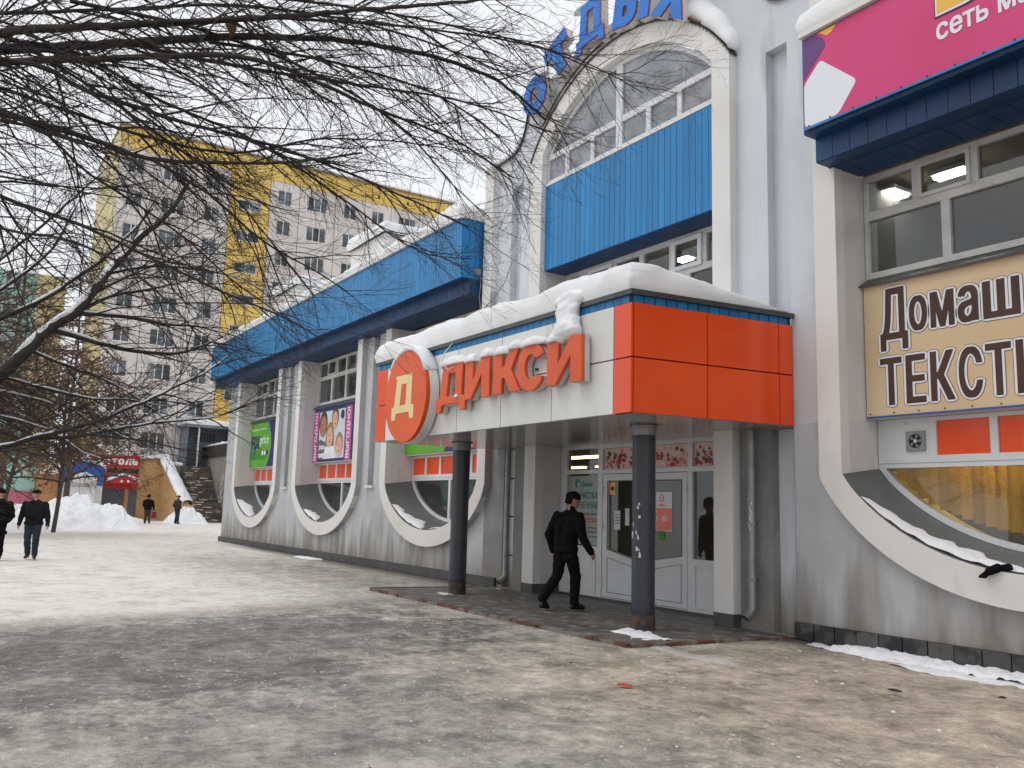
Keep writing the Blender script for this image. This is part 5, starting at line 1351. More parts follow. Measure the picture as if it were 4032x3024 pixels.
# ------------------------------------------------------------------ lying snow
def snow_bed(name, label, T, w, d, hfun, nx, ny, mat='snow', skirt=.0, edge=.22, kind='stuff', cat='snow', seed=0, parent=None):
    """a bed of snow on a w x d footprint: T maps (u,v,h) to the world, thickness hfun(u,v), rounded at the rim"""
    def sp(L, n):
        k = [0,.015,.04,.08,.14,.22]
        k = [q for q in k if q < L*.45]; mid = list(np.linspace(k[-1]+.08, L-k[-1]-.08, max(2,n)))
        return k + mid + [L-q for q in reversed(k)]
    us, vs_ = sp(w,nx), sp(d,ny)
    V = []
    for v in vs_:
        for u in us:
            e = min(u, w-u, v, d-v); t = min(1, e/edge)
            prof = .66+.34*math.sqrt(max(0,1-(1-t)**2))
            h = max(.004, hfun(u,v))*prof
            jit = .05*n3(u+seed,v,0,2.2,3)*(1-t)
            uu = u + (jit if u < edge else (-jit if u > w-edge else 0)); vv = v + (jit if v < edge else 0)
            V.append(T(uu, vv, h + .03*n3(u+seed*3,v,2,1.5,3)*min(1,h*4)))
    k = len(us); F = [(j*k+i, j*k+i+1, (j+1)*k+i+1, (j+1)*k+i) for j in range(len(vs_)-1) for i in range(k-1)]
    mb = MB(); mb.add(V, F)
    rim = [i for i in range(k)] + [j*k+k-1 for j in range(1,len(vs_))] + [(len(vs_)-1)*k+i for i in range(k-2,-1,-1)] + [j*k for j in range(len(vs_)-2,0,-1)]
    bot = []
    pos = [(us[i % k], vs_[i//k]) for i in rim]
    mid = [tuple(T(u - (.035 if u < .01 else 0) + (.035 if u > w-.01 else 0), v - (.035 if v < .01 else 0), .5*max(.004,hfun(u,v))*.66 + .03*n3(u*2+seed,v*2,7,2))) for u, v in pos]
    low = [tuple(T(u,v,-skirt)) for u, v in pos]
    top = [V[i] for i in rim]
    mb.rings([top, mid, low])
    return mb.build(name, mat, parent, smooth=True, label=label, kind=kind)
def lump(name, c, r, mat='snow', label=None, seed=0, flat=.0, sub=3, parent=None, amp=.18):
    b = bmesh.new(); bmesh.ops.create_icosphere(b, subdivisions=sub, radius=1)
    for v in b.verts:
        p = v.co; k = 1+amp*n3(p.x+seed,p.y,p.z,1.6,3)
        z = max(p.z*k, -flat) if flat >= 0 else p.z*k
        v.co = (c[0]+p.x*k*r[0], c[1]+p.y*k*r[1], c[2]+z*r[2])
    me = bpy.data.meshes.new(name); b.to_mesh(me); b.free(); me.materials.append(MATS[mat])
    me.polygons.foreach_set('use_smooth', [True]*len(me.polygons))
    return place(name, me, parent, label=label, kind='stuff')
# canopy roof: thick layered bed that thins towards the wall on the right
Zc = ZT+.156
def hcan(u, v):
    x = XL+u
    h = .40 + .07*n3(u,v,3,.8)
    h *= 1-.92*min(1,max(0,(v-.3)/2.15))**1.5*min(1,max(0,(u-5.0)/2.2))
    if u > 6.4 and v < 1.2: h *= .92
    return h
snow_bed('roof_snow','thick layered snow bed on the entrance canopy',lambda u,v,h: (sk(XL-.02+u*1.003,CF-.03+v), CF-.03+v, Zc+h),7.46,2.50,hcan,70,22,'snow_layer')
# slump of snow running down onto the last letter: overlapping clods
b = bmesh.new()
for c, r, sd_ in (((-9.25,CF-.01,4.37),(.34,.13,.13),1),((-9.27,CF-.05,4.22),(.24,.12,.16),2),((-9.24,CF-.08,4.07),(.22,.12,.15),3),((-9.22,CF-.10,3.95),(.27,.13,.13),4),((-9.33,CF-.10,3.88),(.18,.12,.11),5),((-9.10,CF-.10,3.90),(.15,.11,.11),6)):
    g_ = bmesh.ops.create_icosphere(b, subdivisions=4, radius=1)
    for v in g_['verts']:
        q = v.co.copy(); k = 1+.22*n3(q.x+sd_*3,q.y,q.z,1.4,3)+.06*n3(q.x*4,q.y*4+sd_,q.z*4,1.5,2); v.co = (c[0]+q.x*k*r[0], c[1]+q.y*k*r[1], c[2]+q.z*k*r[2])
me = bpy.data.meshes.new('clods'); b.to_mesh(me); b.free()
tmp = bpy.data.objects.new('tmp', me); sc_ = bpy.data.scenes.new('scratch'); sc_.collection.objects.link(tmp)
md = tmp.modifiers.new('r','REMESH'); md.mode = 'VOXEL'; md.voxel_size = .016
md = tmp.modifiers.new('s','SMOOTH'); md.factor = .5; md.iterations = 12
with bpy.context.temp_override(scene=sc_, view_layer=sc_.view_layers[0]):
    dg = bpy.context.evaluated_depsgraph_get(); dg.update()
me = bpy.data.meshes.new_from_object(tmp.evaluated_get(dg)); bpy.data.objects.remove(tmp); bpy.data.scenes.remove(sc_)
me.name = 'slumped_snow'; me.materials.clear(); me.materials.append(MATS['snow']); me.polygons.foreach_set('use_smooth',[True]*len(me.polygons))
place('slumped_snow', me, None, label='slump of snow hanging from canopy roof onto the last letter', kind='stuff')
for i, (x, w, z) in enumerate(((-12.26,.40,3.87),(-11.68,.16,3.84),(-11.20,.15,3.86),(-10.80,.15,3.84),(-10.42,.16,3.87),(-9.98,.28,3.86),(-9.42,.20,3.83),(-12.05,.06,3.30))):
    lump('letter_snow',(x,CF-.10,z),(w*1.1,.11,.12 if i != 7 else .05),label='small snow cap on the raised canopy letters',seed=i*3.1,flat=.25)
# crescent of snow on the round sign
rows = []
for i in range(25):
    a = R(28+112*i/24); th = .10*math.sin(math.pi*i/24)**.6+.004; rr_ = SGR+.005
    rows.append([(SGX+(rr_+q*th)*math.cos(a), yy, SGZ+(rr_+q*th)*math.sin(a)+.01) for q, yy in ((0,CF-.28),(.75,CF-.285),(1,CF-.22),(1.05,CF-.12),(.8,CF-.02),(0,CF-.02))])
mb = MB(); mb.rings(rows, cap=True); mb.build('sign_snow','snow',smooth=True,kind='stuff',label='crescent of snow lying on the round sign')
# left wing roof edge
snow_bed('roof_snow','long layered snow edge on the left wing roof',lambda u,v,h: (-36.3+u, 8.80+v, 7.802+h),20.45,3.6,lambda u,v: .20+.05*n3(u,v,1,.5)+.05*n3(u,v,8,2)+.05*min(1,v/2)+(.22*max(0,1-abs(u-20.0)/1.0)),170,10,'snow_layer',seed=4)
snow_bed('roof_snow','snow mound on the roof above the pink banner',lambda u,v,h: (-6.95+u, 8.80+v, 7.802+h),9.9,3.2,lambda u,v: .42*(1-.3*math.exp(-u))+.05*n3(u,v,2,.7),40,10,'snow_layer',seed=9)
# roof vents with snow hats
for i, (x0,x1) in enumerate(((-26.3,-23.7),(-34.0,-31.4),(-40.5+.0,-38.2))):
    if i == 2: continue
    t = one(x0,x1,10.6,12.4,7.1,9.78 if i == 0 else 9.72,'roof_box','trim',shop)
    snow_bed('roof_snow',('tall snow hat on the roof box nearest the tower','tall snow hat on the roof box at the far end')[i],lambda u,v,h,x0=x0,i=i: (x0-.1+u,10.5+v,(9.78 if i == 0 else 9.72)+h),2.8,2.0,lambda u,v: .50-.12*u/2.8,10,8,'snow',seed=20+i)
# parapet and arch snow on the tower
def ribbon(name, label, pts, y0, y1, h, seed=0, mat='snow', hf=None):
    rows = []; n_ = len(pts)
    for i, (x,z) in enumerate(pts):
        a = pts[max(0,i-1)]; b = pts[min(n_-1,i+1)]; t = Vector((b[0]-a[0], b[1]-a[1])).normalized(); nr = Vector((-t.y,t.x)); nr = nr if nr.y > 0 else -nr
        hh = (hf(i/(n_-1)) if hf else 1)*h*(1+.30*n3(x+seed,z,1,1.1,2)); 
        rows.append([(x+nr.x*hh*q, yy+(.02*n3(x,q,seed,4)), z+nr.y*hh*q) for q, yy in ((0,y0),(.45,y0-.04),(.85,y0+.02),(1,y0+.12),(1.0,(y0+y1)/2),(.8,y1),(0,y1))])
    mb = MB(); mb.rings(rows, cap=True); return mb.build(name, mat, smooth=True, kind='stuff', label=label)
apx = arc(ARCH,2.67,8.50,1.48,60,up=True)
ribbon('parapet_snow','snow heaped on the right shoulder of the arch',arc(ARCH,2.67,8.50,1.48,240,up=True)[176:239],YF-.01,YW+.28,.30,1,hf=lambda t: (math.sin(math.pi*(.25+.75*t))**.5+.05)*(1+.10*n3(t*4,2,1,1.0,2)))
ribbon('parapet_snow','thin snow between the blue letters on the arch',apx[8:44],YF+.06,YW+.28,.10,2)
ribbon('parapet_snow','snow on the swept left parapet of the tower',[(x,z+.015) for x,z in flare[:6]],YW-.04,YW+.3,.10,3)
ribbon('parapet_snow','snow in the hollow of the right parapet of the tower',[(2*ARCH-x,z+.015) for x,z in flare[1:7]],YW-.04,YW+.3,.14,5)
for i, (x, z) in enumerate(((-13.55,10.12),(-12.95,10.62),(-12.2,10.9))):
    lump('letter_snow',(x,9.25,z),(.24,.10,.08),label='snow cap on the tilted blue arch letters',seed=40+i,flat=.3)
# snow lying in the concave sills
def sill_snow(c, a0, a1, d0, d1, label, seed, th=.05):
    EL = .12 if c > -5 else .42
    f = arc(c,INN,2.10,1.07,60,el=EL); b = arc(c,INN,2.20,1.0,60,el=EL); rows = []
    i0, i1 = int(a0*60), int(a1*60)
    for i in range(i0,i1+1):
        s = (i-i0)/(i1-i0); e = math.sin(math.pi*s)**.5
        w = (d1-d0)*e*(1+.5*n3(seed,i*.12,0,1)+.35*n3(seed,i*.5,3,1)); row = []
        for k in range(8):
            t = d0 + w*k/7; y = YF+.012+(YL-.02-YF)*t; hh = th*e*math.sin(math.pi*(.12+.88*k/7))**.6*(1+.3*n3(i*.3,k,seed,1))
            row.append((f[i][0]+(b[i][0]-f[i][0])*t, y+.03*n3(i*.25,k*.5,seed,1)*(k == 7), f[i][1]+(b[i][1]-f[i][1])*t+.004+hh*(1+.6*n3(i*.45,k*.9,seed+3,1.0,3))))
        rows.append(row)
    mb = MB(); mb.rings(rows, close=False); mb.build('sill_snow','snow',smooth=True,kind='stuff',label=label)
sill_snow(BAYS[3],.08,.50,.03,.42,'long drift of snow in the right bay sill',3,.045)
sill_snow(BAYS[3],.50,.80,.02,.22,'remnant of snow along the right bay sill bottom',13,.03)
sill_snow(BAYS[2],.12,.46,.03,.45,'drift of snow in the sill of the bay beside canopy',5)
sill_snow(BAYS[2],.50,.60,.10,.32,'thin rest of snow in the bay sill beside canopy',15,.025)
sill_snow(BAYS[1],.20,.44,.04,.40,'drift of snow in the middle bay sill',7)
sill_snow(BAYS[0],.10,.48,.04,.55,'drift of snow in the farthest bay sill',8)
# glove left on the sill
gl_ = thing('glove','black knitted glove lying on the right bay sill','glove',(-5.0,9.33,1.06))
g1 = MB(); capsule(g1,(-5.07,9.30,1.045),.042,(-5.00,9.34,1.085),.046,12); g1.build('palm','cloth_black',gl_,smooth=True)
g2 = MB()
for o_ in (-.03,-.005,.02): capsule(g2,(-5.08+o_,9.31,1.04+o_*.3),.019,(-5.13+o_,9.285,.985),.016,8)
g2.build('fingers','cloth_black',gl_,smooth=True)
g3 = MB(); capsule(g3,(-4.97,9.37,1.085),.036,(-4.92,9.40,1.095),.042,12); g3.build('cuff','cloth_black',gl_,smooth=True)
bd = MB().box(-4.78,-4.45,9.45,9.75,1.09,1.115).build('sill_board','frame_old',label='loose pale board resting on the right bay sill',cat='board')
# ragged strips of fresh snow on the ground
def drift(label, pts, w, h, seed, mat='snow'):
    """ragged strip of snow along a polyline: a noisy low relief that sinks into the ground where it is thin"""
    P = [Vector((x,y,0)) for x,y in pts]; path = []
    for a, b in zip(P[:-1],P[1:]):
        k = max(2,int((b-a).length/.025)); path += [a+(b-a)*i/k for i in range(k)]
    path.append(P[-1]); rows = []; n_ = len(path)
    for i, p in enumerate(path):
        t = (path[min(i+1,n_-1)]-path[max(i-1,0)]).normalized(); nr = Vector((-t.y,t.x,0)); e = min(1,i/14,(n_-1-i)/14); row = []
        for k in range(19):
            s_ = -1+k/9; x, y_ = p.x+nr.x*w*s_, p.y+nr.y*w*s_
            m = e*(1-s_*s_) + .95*n3(x+seed,y_,seed,1.5,3) + .38*n3(x,y_+seed,2,6.5,3) - .42
            z = ground_h(x,y_) + h*(math.tanh(2.2*m)*.55+.10) + h*.22*n3(x,y_,seed+5,11,3)*(m > 0)
            row.append((x,y_,z if m > -.25 else ground_h(x,y_)-.05))
        rows.append(row)
    mb = MB(); mb.rings(rows, close=False); return mb.build('ground_snow',mat,smooth=True,kind='stuff',label=label)
drift('white crumbly snow ridge along the tiled plinth on the right',[(-7.3,9.34),(-6.6,9.26),(-6.0,9.24),(-5.5,9.20),(-5.0,9.18),(-4.5,9.18),(-3.6,9.16)],.30,.11,1)
drift('thin snow line below the tiles near the canopy',[(-7.55,9.40),(-7.0,9.22),(-6.4,9.12),(-5.9,9.02)],.16,.03,2)
drift('thin snow streaks in front of the right wall',[(-5.9,9.0),(-5.3,8.9),(-4.8,8.9),(-4.0,8.8)],.24,.03,3)
drift('snow kicked up at the foot of the near column',[(-9.35,7.72),(-9.0,7.66),(-8.6,7.60),(-8.2,7.45)],.26,.09,4)
drift('snow line running from near column to the right',[(-8.1,7.35),(-7.6,7.25),(-7.1,7.2),(-6.6,7.2)],.16,.03,5,'snow_dirty')
drift('snow at the foot of the far column',[(-14.4,7.78),(-14.0,7.76),(-13.7,7.80)],.18,.06,6)
drift('snow lump by the left wing plinth',[(-25.5,9.2),(-24.6,9.15),(-23.8,9.2)],.26,.06,8)
drift('snow under the drainpipe left of the doors',[(-14.9,9.25),(-14.3,9.2),(-13.9,9.25)],.2,.05,9)
for i in range(14):
    r0 = random.Random(i*7+1); x = r0.uniform(-7.4,-3.8); y_ = 8.35-.22*(x+7.4)*.6+r0.uniform(-1.5,.6); s_ = r0.uniform(.008,.022)
    lump('snow_crumb',(x,y_,.008),(s_*1.3,s_,s_*.8),'snow_old',label='small crumbs of snow on the sanded ground',seed=i,sub=1,flat=.2)
# ploughed heap, banks and far snow
def heap(label, c, rx, ry, hz, seed, mat='snow_old', n=80):
    V = []; k = n+1
    for j in range(k):
        for i in range(k):
            u, v = -1+2*i/n, -1+2*j/n; r2 = math.hypot(u,v)
            b = max(0,1-r2**1.6); b = b*(1+.55*n3(u*2+seed,v*2,1,1.1,4)) + .16*n3(u*5,v*5,seed,1.6,4)*min(1,b*3) + .05*abs(n3(u*11,v*11,seed,1.8,3))*min(1,b*4)
            V.append((c[0]+rx*u, c[1]+ry*v, c[2]+hz*max(-.05,b-.03)))
    mb = MB(); mb.add(V,[(j*k+i,j*k+i+1,(j+1)*k+i+1,(j+1)*k+i) for j in range(n) for i in range(n)])
    return mb.build('snow_heap',mat,smooth=True,kind='stuff',label=label)
heap('big ploughed snow heap in front of the blue kiosk',(-51.5,6.2,0),5.0,3.3,1.45,1,'snow')
heap('ploughed snow bank behind the walking men',(-50.0,3.0,0),7,2.6,.85,2,'snow')
heap('left end of the ploughed snow bank',(-44.5,.2,0),8,2.6,.75,3,'snow')
heap('snow mound in front of the brick stair wall',(-62.8,14.4,0),1.8,1.5,.95,4,'snow')
heap('low snow before the roller shutter',(-66,11,0),3,1.6,.35,5,'snow_old')
snow_bed('roof_snow','snow on the flat porch roof',lambda u,v,h: (-71.2-u,15.7+v,7.52+h),2.7,4.25,lambda u,v: .42,10,16,'snow',seed=31)
snow_bed('roof_snow','snow on the apartment block roof edge',lambda u,v,h: (FX+.15-u,9.5+v,31.74+h),6,39,lambda u,v: .22,6,60,'snow',seed=33)
snow_bed('roof_snow','snow on the concrete stair wall coping',lambda u,v,h: (-73.4+u,17.70+v,5.85+h),11.3,.6,lambda u,v: .16+.08*n3(u,v,1,1),60,4,'snow',seed=35)
snow_bed('roof_snow','snow on the shed roof',lambda u,v,h: (-69.4-u,5.65+v,3.15+h),4.2,1.45,lambda u,v: .3,8,8,'snow',seed=37)
snow_bed('roof_snow','snow on the low garden wall',lambda u,v,h: (-57.6-u,-6+v,.75+h),.4,10.3,lambda u,v: .32,3,40,'snow',seed=38)
snow_bed('roof_snow','snow on the terrace by the stair head',lambda u,v,h: (-70.9-u,12.8+v,4.18+h),2.6,2.9,lambda u,v: .28,8,10,'snow',seed=39)
ribbon_pts = [(8.525+1.55*math.cos(math.pi*i/20), 3.36+.72*math.sin(math.pi*i/20)) for i in range(21)]
rows = [[(xx, y_, z_+.0+q) for q, xx in ((0,-69.15),(.26,-69.12),(.38,-69.4),(.38,-72.9),(0,-73))] for y_, z_ in ribbon_pts]
mb = MB(); mb.rings(rows, cap=True); mb.build('roof_snow','snow',smooth=True,kind='stuff',label='snow cap on the arched blue kiosk top')
lump('roof_snow',(-68.9,8.68,2.68),(.42,.80,.62),'snow',label='rounded snow dome on the kiosk awning',seed=50,flat=0)
for sg in (-1,1):
    rows = []
    for i in range(9):
        t = i/8; yy = 11.3+sg*1.12*t; zz_ = 3.26-.50*t
        rows.append([(SX+.02+q,yy,zz_+h_) for q,h_ in ((0,0),(0,.16),(.1,.2),(.9,.2),(1.02,.14),(1.02,0))])
    mb = MB(); mb.rings(rows,cap=True); mb.build('roof_snow','snow',smooth=True,kind='stuff',label=('snow on the left slope of the red awning','snow on the right slope of the red awning')[sg > 0])
rows = []
for i in range(30):
    t = i/29; p = Vector((-70.85,14.10,4.78)).lerp(Vector((-66.2,15.04,1.25)),t); w = .46+.08*n3(t*6,0,1,1); h_ = .34+.10*n3(t*8,1,2,1)
    d_ = Vector((4.55,.92,0)).normalized(); nr = Vector((-d_.y,d_.x,0))
    rows.append([tuple(p+nr*(.2+w*math.cos(a))+Vector((0,0,max(-.02,h_*math.sin(a))))) for a in [R(-8+196*j/10) for j in range(11)]])
mb = MB(); mb.rings(rows,close=False); mb.build('roof_snow','snow',smooth=True,kind='stuff',label='thick snow on the sloping brick stair wall')
snow_bed('roof_snow','snow on the level top of the brick stair wall',lambda u,v,h: (-70.5-u,12.5+v,4.56+h+.12*v/1.6),.5,1.7,lambda u,v: .26,4,12,'snow',seed=44)
rt = random.Random(77)
for i in range(23):
    x0, z0 = (-65.6-.2*i, .18*(i+1)) if i < 8 else (-68.0-.2*(i-8), 1.44+.183*(i-7))
    for k_ in range(1):
        ya = rt.uniform(15.65,17.2); ln = rt.uniform(.2,.7)
        mb = MB(); mb.rings([[(x0-.18,y_,z0),(x0-.10,y_,z0+.04+.03*n3(y_*3,i,0,1)),(x0+.004,y_,z0+.035),(x0+.012,y_,z0-.03-.04*n3(y_*4,i,2,1))] for y_ in np.linspace(ya,min(17.76,ya+ln),8)],close=False)
        mb.build('tread_snow','snow_dirty',smooth=True,kind='stuff',label='strips of snow left on the stair treads')
# trodden crumbs of ice and grit on the square
def scatter(name, label, n, mat, smin, smax, seed, box, flat):
    g = random.Random(seed); V = []; F = []
    for i in range(n):
        x = g.uniform(*box[:2]); y_ = g.uniform(*box[2:])
        if n3(x*1.1,y_*1.1,seed,1.0,3) < -.05: continue
        s_ = g.uniform(smin,smax)*g.uniform(.5,1); a0 = g.uniform(0,6.28); o = len(V); k_ = 6
        z_ = .030*n3(x,y_,0,.9,3)+.012*n3(x,y_,5,3.5,2)-.012
        ring_ = [(x+s_*g.uniform(.6,1.25)*math.cos(a0+1.047*j), y_+s_*g.uniform(.5,1.0)*math.sin(a0+1.047*j), z_) for j in range(k_)]
        top_ = [(x+(q[0]-x)*.62, y_+(q[1]-y_)*.62, z_+s_*flat*g.uniform(.5,1)) for q in ring_]
        V += ring_+top_
        F += [(o+j,o+(j+1) % 6,o+6+(j+1) % 6,o+6+j) for j in range(6)] + [tuple(o+6+j for j in range(6))]
    me = bpy.data.meshes.new(name); me.from_pydata(V,[],F); me.materials.append(MATS[mat]); place(name, me, None, label=label, kind='stuff')
scatter('ice_crumbs','pale crumbs of trodden ice scattered over the square',5200,'snow_dirty',.010,.038,5,(-13,-2.2,.2,9.0),.30)
scatter('ice_crumbs','small bright crumbs of snow on the square',900,'snow_old',.006,.018,8,(-14,-2.2,.2,9.2),.5)
scatter('grit','dark grit strewn on the ice',2600,'plinth',.004,.011,6,(-11,-2.2,.3,9.0),.5)
# litter
for nm, x, y_, m, dm, a in (('crumpled red wrapper on the ice in front of the canopy',-6.24,5.34,'print_red',(.075,.035,.02),20),('dark flat scrap lying near the right edge of the square',-4.99,7.48,'black_plastic',(.07,.03,.014),5),('small dark scrap of litter close to the right wall',-4.36,8.11,'black_plastic',(.035,.02,.012),50),('tiny dark scrap on the ice below the canopy corner',-7.4,5.6,'black_plastic',(.02,.014,.01),15)):
    b = bmesh.new(); bmesh.ops.create_icosphere(b, subdivisions=2, radius=1)
    for v in b.verts:
        k = 1+.5*n3(v.co.x,v.co.y+x,v.co.z,1.7); p = Vector((v.co.x*dm[0]*k, v.co.y*dm[1]*k, max(-.2,v.co.z)*dm[2]*k)); p.rotate(Matrix.Rotation(R(a),3,'Z')); v.co = p+Vector((x,y_,.012))
    me = bpy.data.meshes.new('litter'); b.to_mesh(me); b.free(); me.materials.append(MATS[m]); place('litter', me, None, label=nm, cat='litter')
# ------------------------------------------------------------------ trees
pm('bark', (.030,.026,.022), (.058,.052,.045), 14, .9, .6, 60, c3=(.085,.085,.04), s3=5, lo3=.64, hi3=.72)
pm('bark_twig', (.030,.025,.022), (.055,.046,.040), 10, .85)
pm('bark_far', (.075,.060,.050), (.105,.085,.07), 3, .9)
pm('dead_leaf', (.20,.105,.050), (.28,.165,.09), 3, .9)
class Twigs:
    """collects tapered tubes quickly into one mesh"""
    def __init__(s): s.v = []; s.f = []
    def tube(s, pts, r0, r1, n=3):
        k = len(pts); o = len(s.v); ref = Vector((.3,.2,1)).normalized()
        for i, p in enumerate(pts):
            t = pts[min(i+1,k-1)] - pts[max(i-1,0)]
            a = t.cross(ref)
            if a.length < 1e-5: a = t.cross(Vector((1,0,0)))
            a.normalize(); b = a.cross(t).normalized(); r = r0+(r1-r0)*i/(k-1)
            for j in range(n):
                c, q = CS[n][j]; s.v.append((p.x+r*(c*a.x+q*b.x), p.y+r*(c*a.y+q*b.y), p.z+r*(c*a.z+q*b.z)))
        for i in range(k-1):
            for j in range(n):
                j2 = (j+1) % n; s.f.append((o+i*n+j, o+i*n+j2, o+(i+1)*n+j2, o+(i+1)*n+j))
    def build(s, name, mat, parent, **k):
        me = bpy.data.meshes.new(name); me.from_pydata(s.v, [], s.f); me.materials.append(MATS[mat])
        me.polygons.foreach_set('use_smooth', [True]*len(me.polygons))
        return place(name, me, parent, **k)
CS = {n: [(math.cos(2*math.pi*j/n), math.sin(2*math.pi*j/n)) for j in range(n)] for n in (3,4,5,6,8,10,12)}
def catmull(P, step):
    P = [Vector(p) for p in P]; out = []
    for i in range(len(P)-1):
        p0, p1, p2, p3 = P[max(0,i-1)], P[i], P[i+1], P[min(len(P)-1,i+2)]
        k = max(2, int((p2-p1).length/step))
        for j in range(k):
            t = j/k; out.append(.5*((2*p1)+(p2-p0)*t+(2*p0-5*p1+4*p2-p3)*t*t+(3*p1-p0-3*p2+p3)*t**3))
    return out + [P[-1]]
def rv(g): return Vector((g.gauss(0,1), g.gauss(0,1), g.gauss(0,1))).normalized()
def grow(tw, g, p, d, L, r0, r1, seg, bias, wob, lift=0.0):
    pts = [p.copy()]; d = d.normalized()
    for i in range(seg):
        t = (i+1)/seg
        d = (d + bias*(1/seg) + Vector((0,0,lift*(t-.45)*2/seg)) + rv(g)*wob).normalized()
        pts.append(pts[-1] + d*(L/seg))
    return pts
def twigs_on(tw, g, pts, ra, rb, every, Lr, bias, depth, lift, spread=(.35,.95), start=.1, thin=1.0):
    """side shoots along a branch, recursively"""
    acc = 0; n = len(pts)
    for i in range(1, n-1):
        acc += (pts[i]-pts[i-1]).length
        t = i/(n-1)
        if t < start or acc < every: continue
        acc -= every*g.uniform(.7,1.3)
        tan = (pts[i+1]-pts[i-1]).normalized(); side = rv(g); side = (side-tan*side.dot(tan)).normalized()
        sp = g.uniform(*spread); d = tan*math.cos(sp)+side*math.sin(sp)
        r = ra+(rb-ra)*t; L = g.uniform(*Lr)*(1-.35*t)
        rr = min(r*.60, .0034+.0046*L)*thin
        seg = 6 if depth > 1 else (5 if depth == 1 else 4)
        c = grow(tw, g, pts[i], d, L, rr, rr*.3, seg, bias, .16, lift)
        tw.tube(c, rr, max(.0016*thin, rr*.32), 4 if depth > 1 else 3)
        if depth > 0:
            twigs_on(tw, g, c, rr, rr*.35, every*(.62 if depth > 1 else .58), (Lr[0]*.34, Lr[1]*.42), bias*.7, depth-1, lift, (.4,1.0), .12, thin)
def limb_tree(name, label, trunk, trunk_top, r, limbs, others, seed, every, Lr, bias, depth, lift, snow=False, pale=False):
    g = random.Random(seed); t = thing(name, label, 'tree', trunk)
    T = Vector(trunk); tw = Twigs(); sn = Twigs()
    tp = [T+Vector((.05*math.sin(z*1.3),.04*math.cos(z),z)) for z in np.linspace(-.05,trunk_top,14)]
    tr = Twigs(); tr.tube(tp, r*1.25, r*.55, 12); tr.build('trunk','bark',t)
    allp = []
    for P, a, b in limbs:
        P = [Vector(p) for p in P]
        if P[0].y < .45 and (P[0]-T).xy.length < 3.2:
            z = max(1.0, min(trunk_top-.2, P[0].z-.45)); P = [T+Vector((0,0,z))] + P
        pts = catmull(P, .12); pts = [p+rv(g)*a*.12 for p in pts]
        k_ = .66 if snow else .62
        tw.tube(pts, a*k_, b, 8 if a > .04 else 6); allp.append((pts,a*k_,b))
        twigs_on(tw, g, pts, a, b, every, Lr, bias, depth, lift, start=.12)
    for d, L, a in others:                                # rest of the crown, away from the view
        pts = grow(tw, g, T+Vector((0,0,trunk_top*g.uniform(.7,1))), Vector(d), L, a, a*.2, 22, Vector((0,0,.1)), .10)
        tw.tube(pts, a, a*.15, 6); twigs_on(tw, g, pts, a, a*.2, every*3.0, Lr, Vector((0,0,-.1)), max(0,depth-1), lift)
    tw.build('crown','bark_twig' if not pale else 'bark_far',t)
    if snow:
        for pts, a, b in allp:
            n = len(pts); run = []
            for i, p in enumerate(pts):
                ra = a+(b-a)*i/(n-1)
                ok = n3(p.x*1.5,p.y*1.5,p.z,1.0) > -.36 and ra > .006
                if ok: run.append((p+Vector((0,0,ra*.80)), ra))
                if (not ok or i == n-1) and run:
                    if len(run) > 3:
                        k = len(run); o = len(sn.v)
                        q = [x[0]+Vector((0,0,.012*n3(x[0].x*4,x[0].y*4,0,1))) for x in run]
                        for j0 in range(0, k-1, 1):
                            pass
                        rs_ = [max(.014,x[1]*.92)*(.35+.65*math.sin(math.pi*min(1,max(0,(j+.5)/k*1.0)))**.4)*(1+.35*n3(x[0].x*5,x[0].y*5,x[0].z*5,1)) for j, x in enumerate(run)]
                        # variable radius tube
                        ref = Vector((0,0,1))
                        for j, pp in enumerate(q):
                            tt = q[min(j+1,k-1)]-q[max(j-1,0)]; aa = tt.cross(ref); aa = aa.normalized() if aa.length > 1e-5 else Vector((1,0,0)); bb = aa.cross(tt).normalized()
                            for c_, s_ in CS[8]: sn.v.append(tuple(pp+aa*(rs_[j]*c_*.95)+bb*(rs_[j]*s_*.85)))
                        for j in range(k-1):
                            for m_ in range(8): sn.f.append((o+j*8+m_, o+j*8+(m_+1) % 8, o+(j+1)*8+(m_+1) % 8, o+(j+1)*8+m_))
                    run = []
        sn.build('branch_snow','snow',t)
    return t
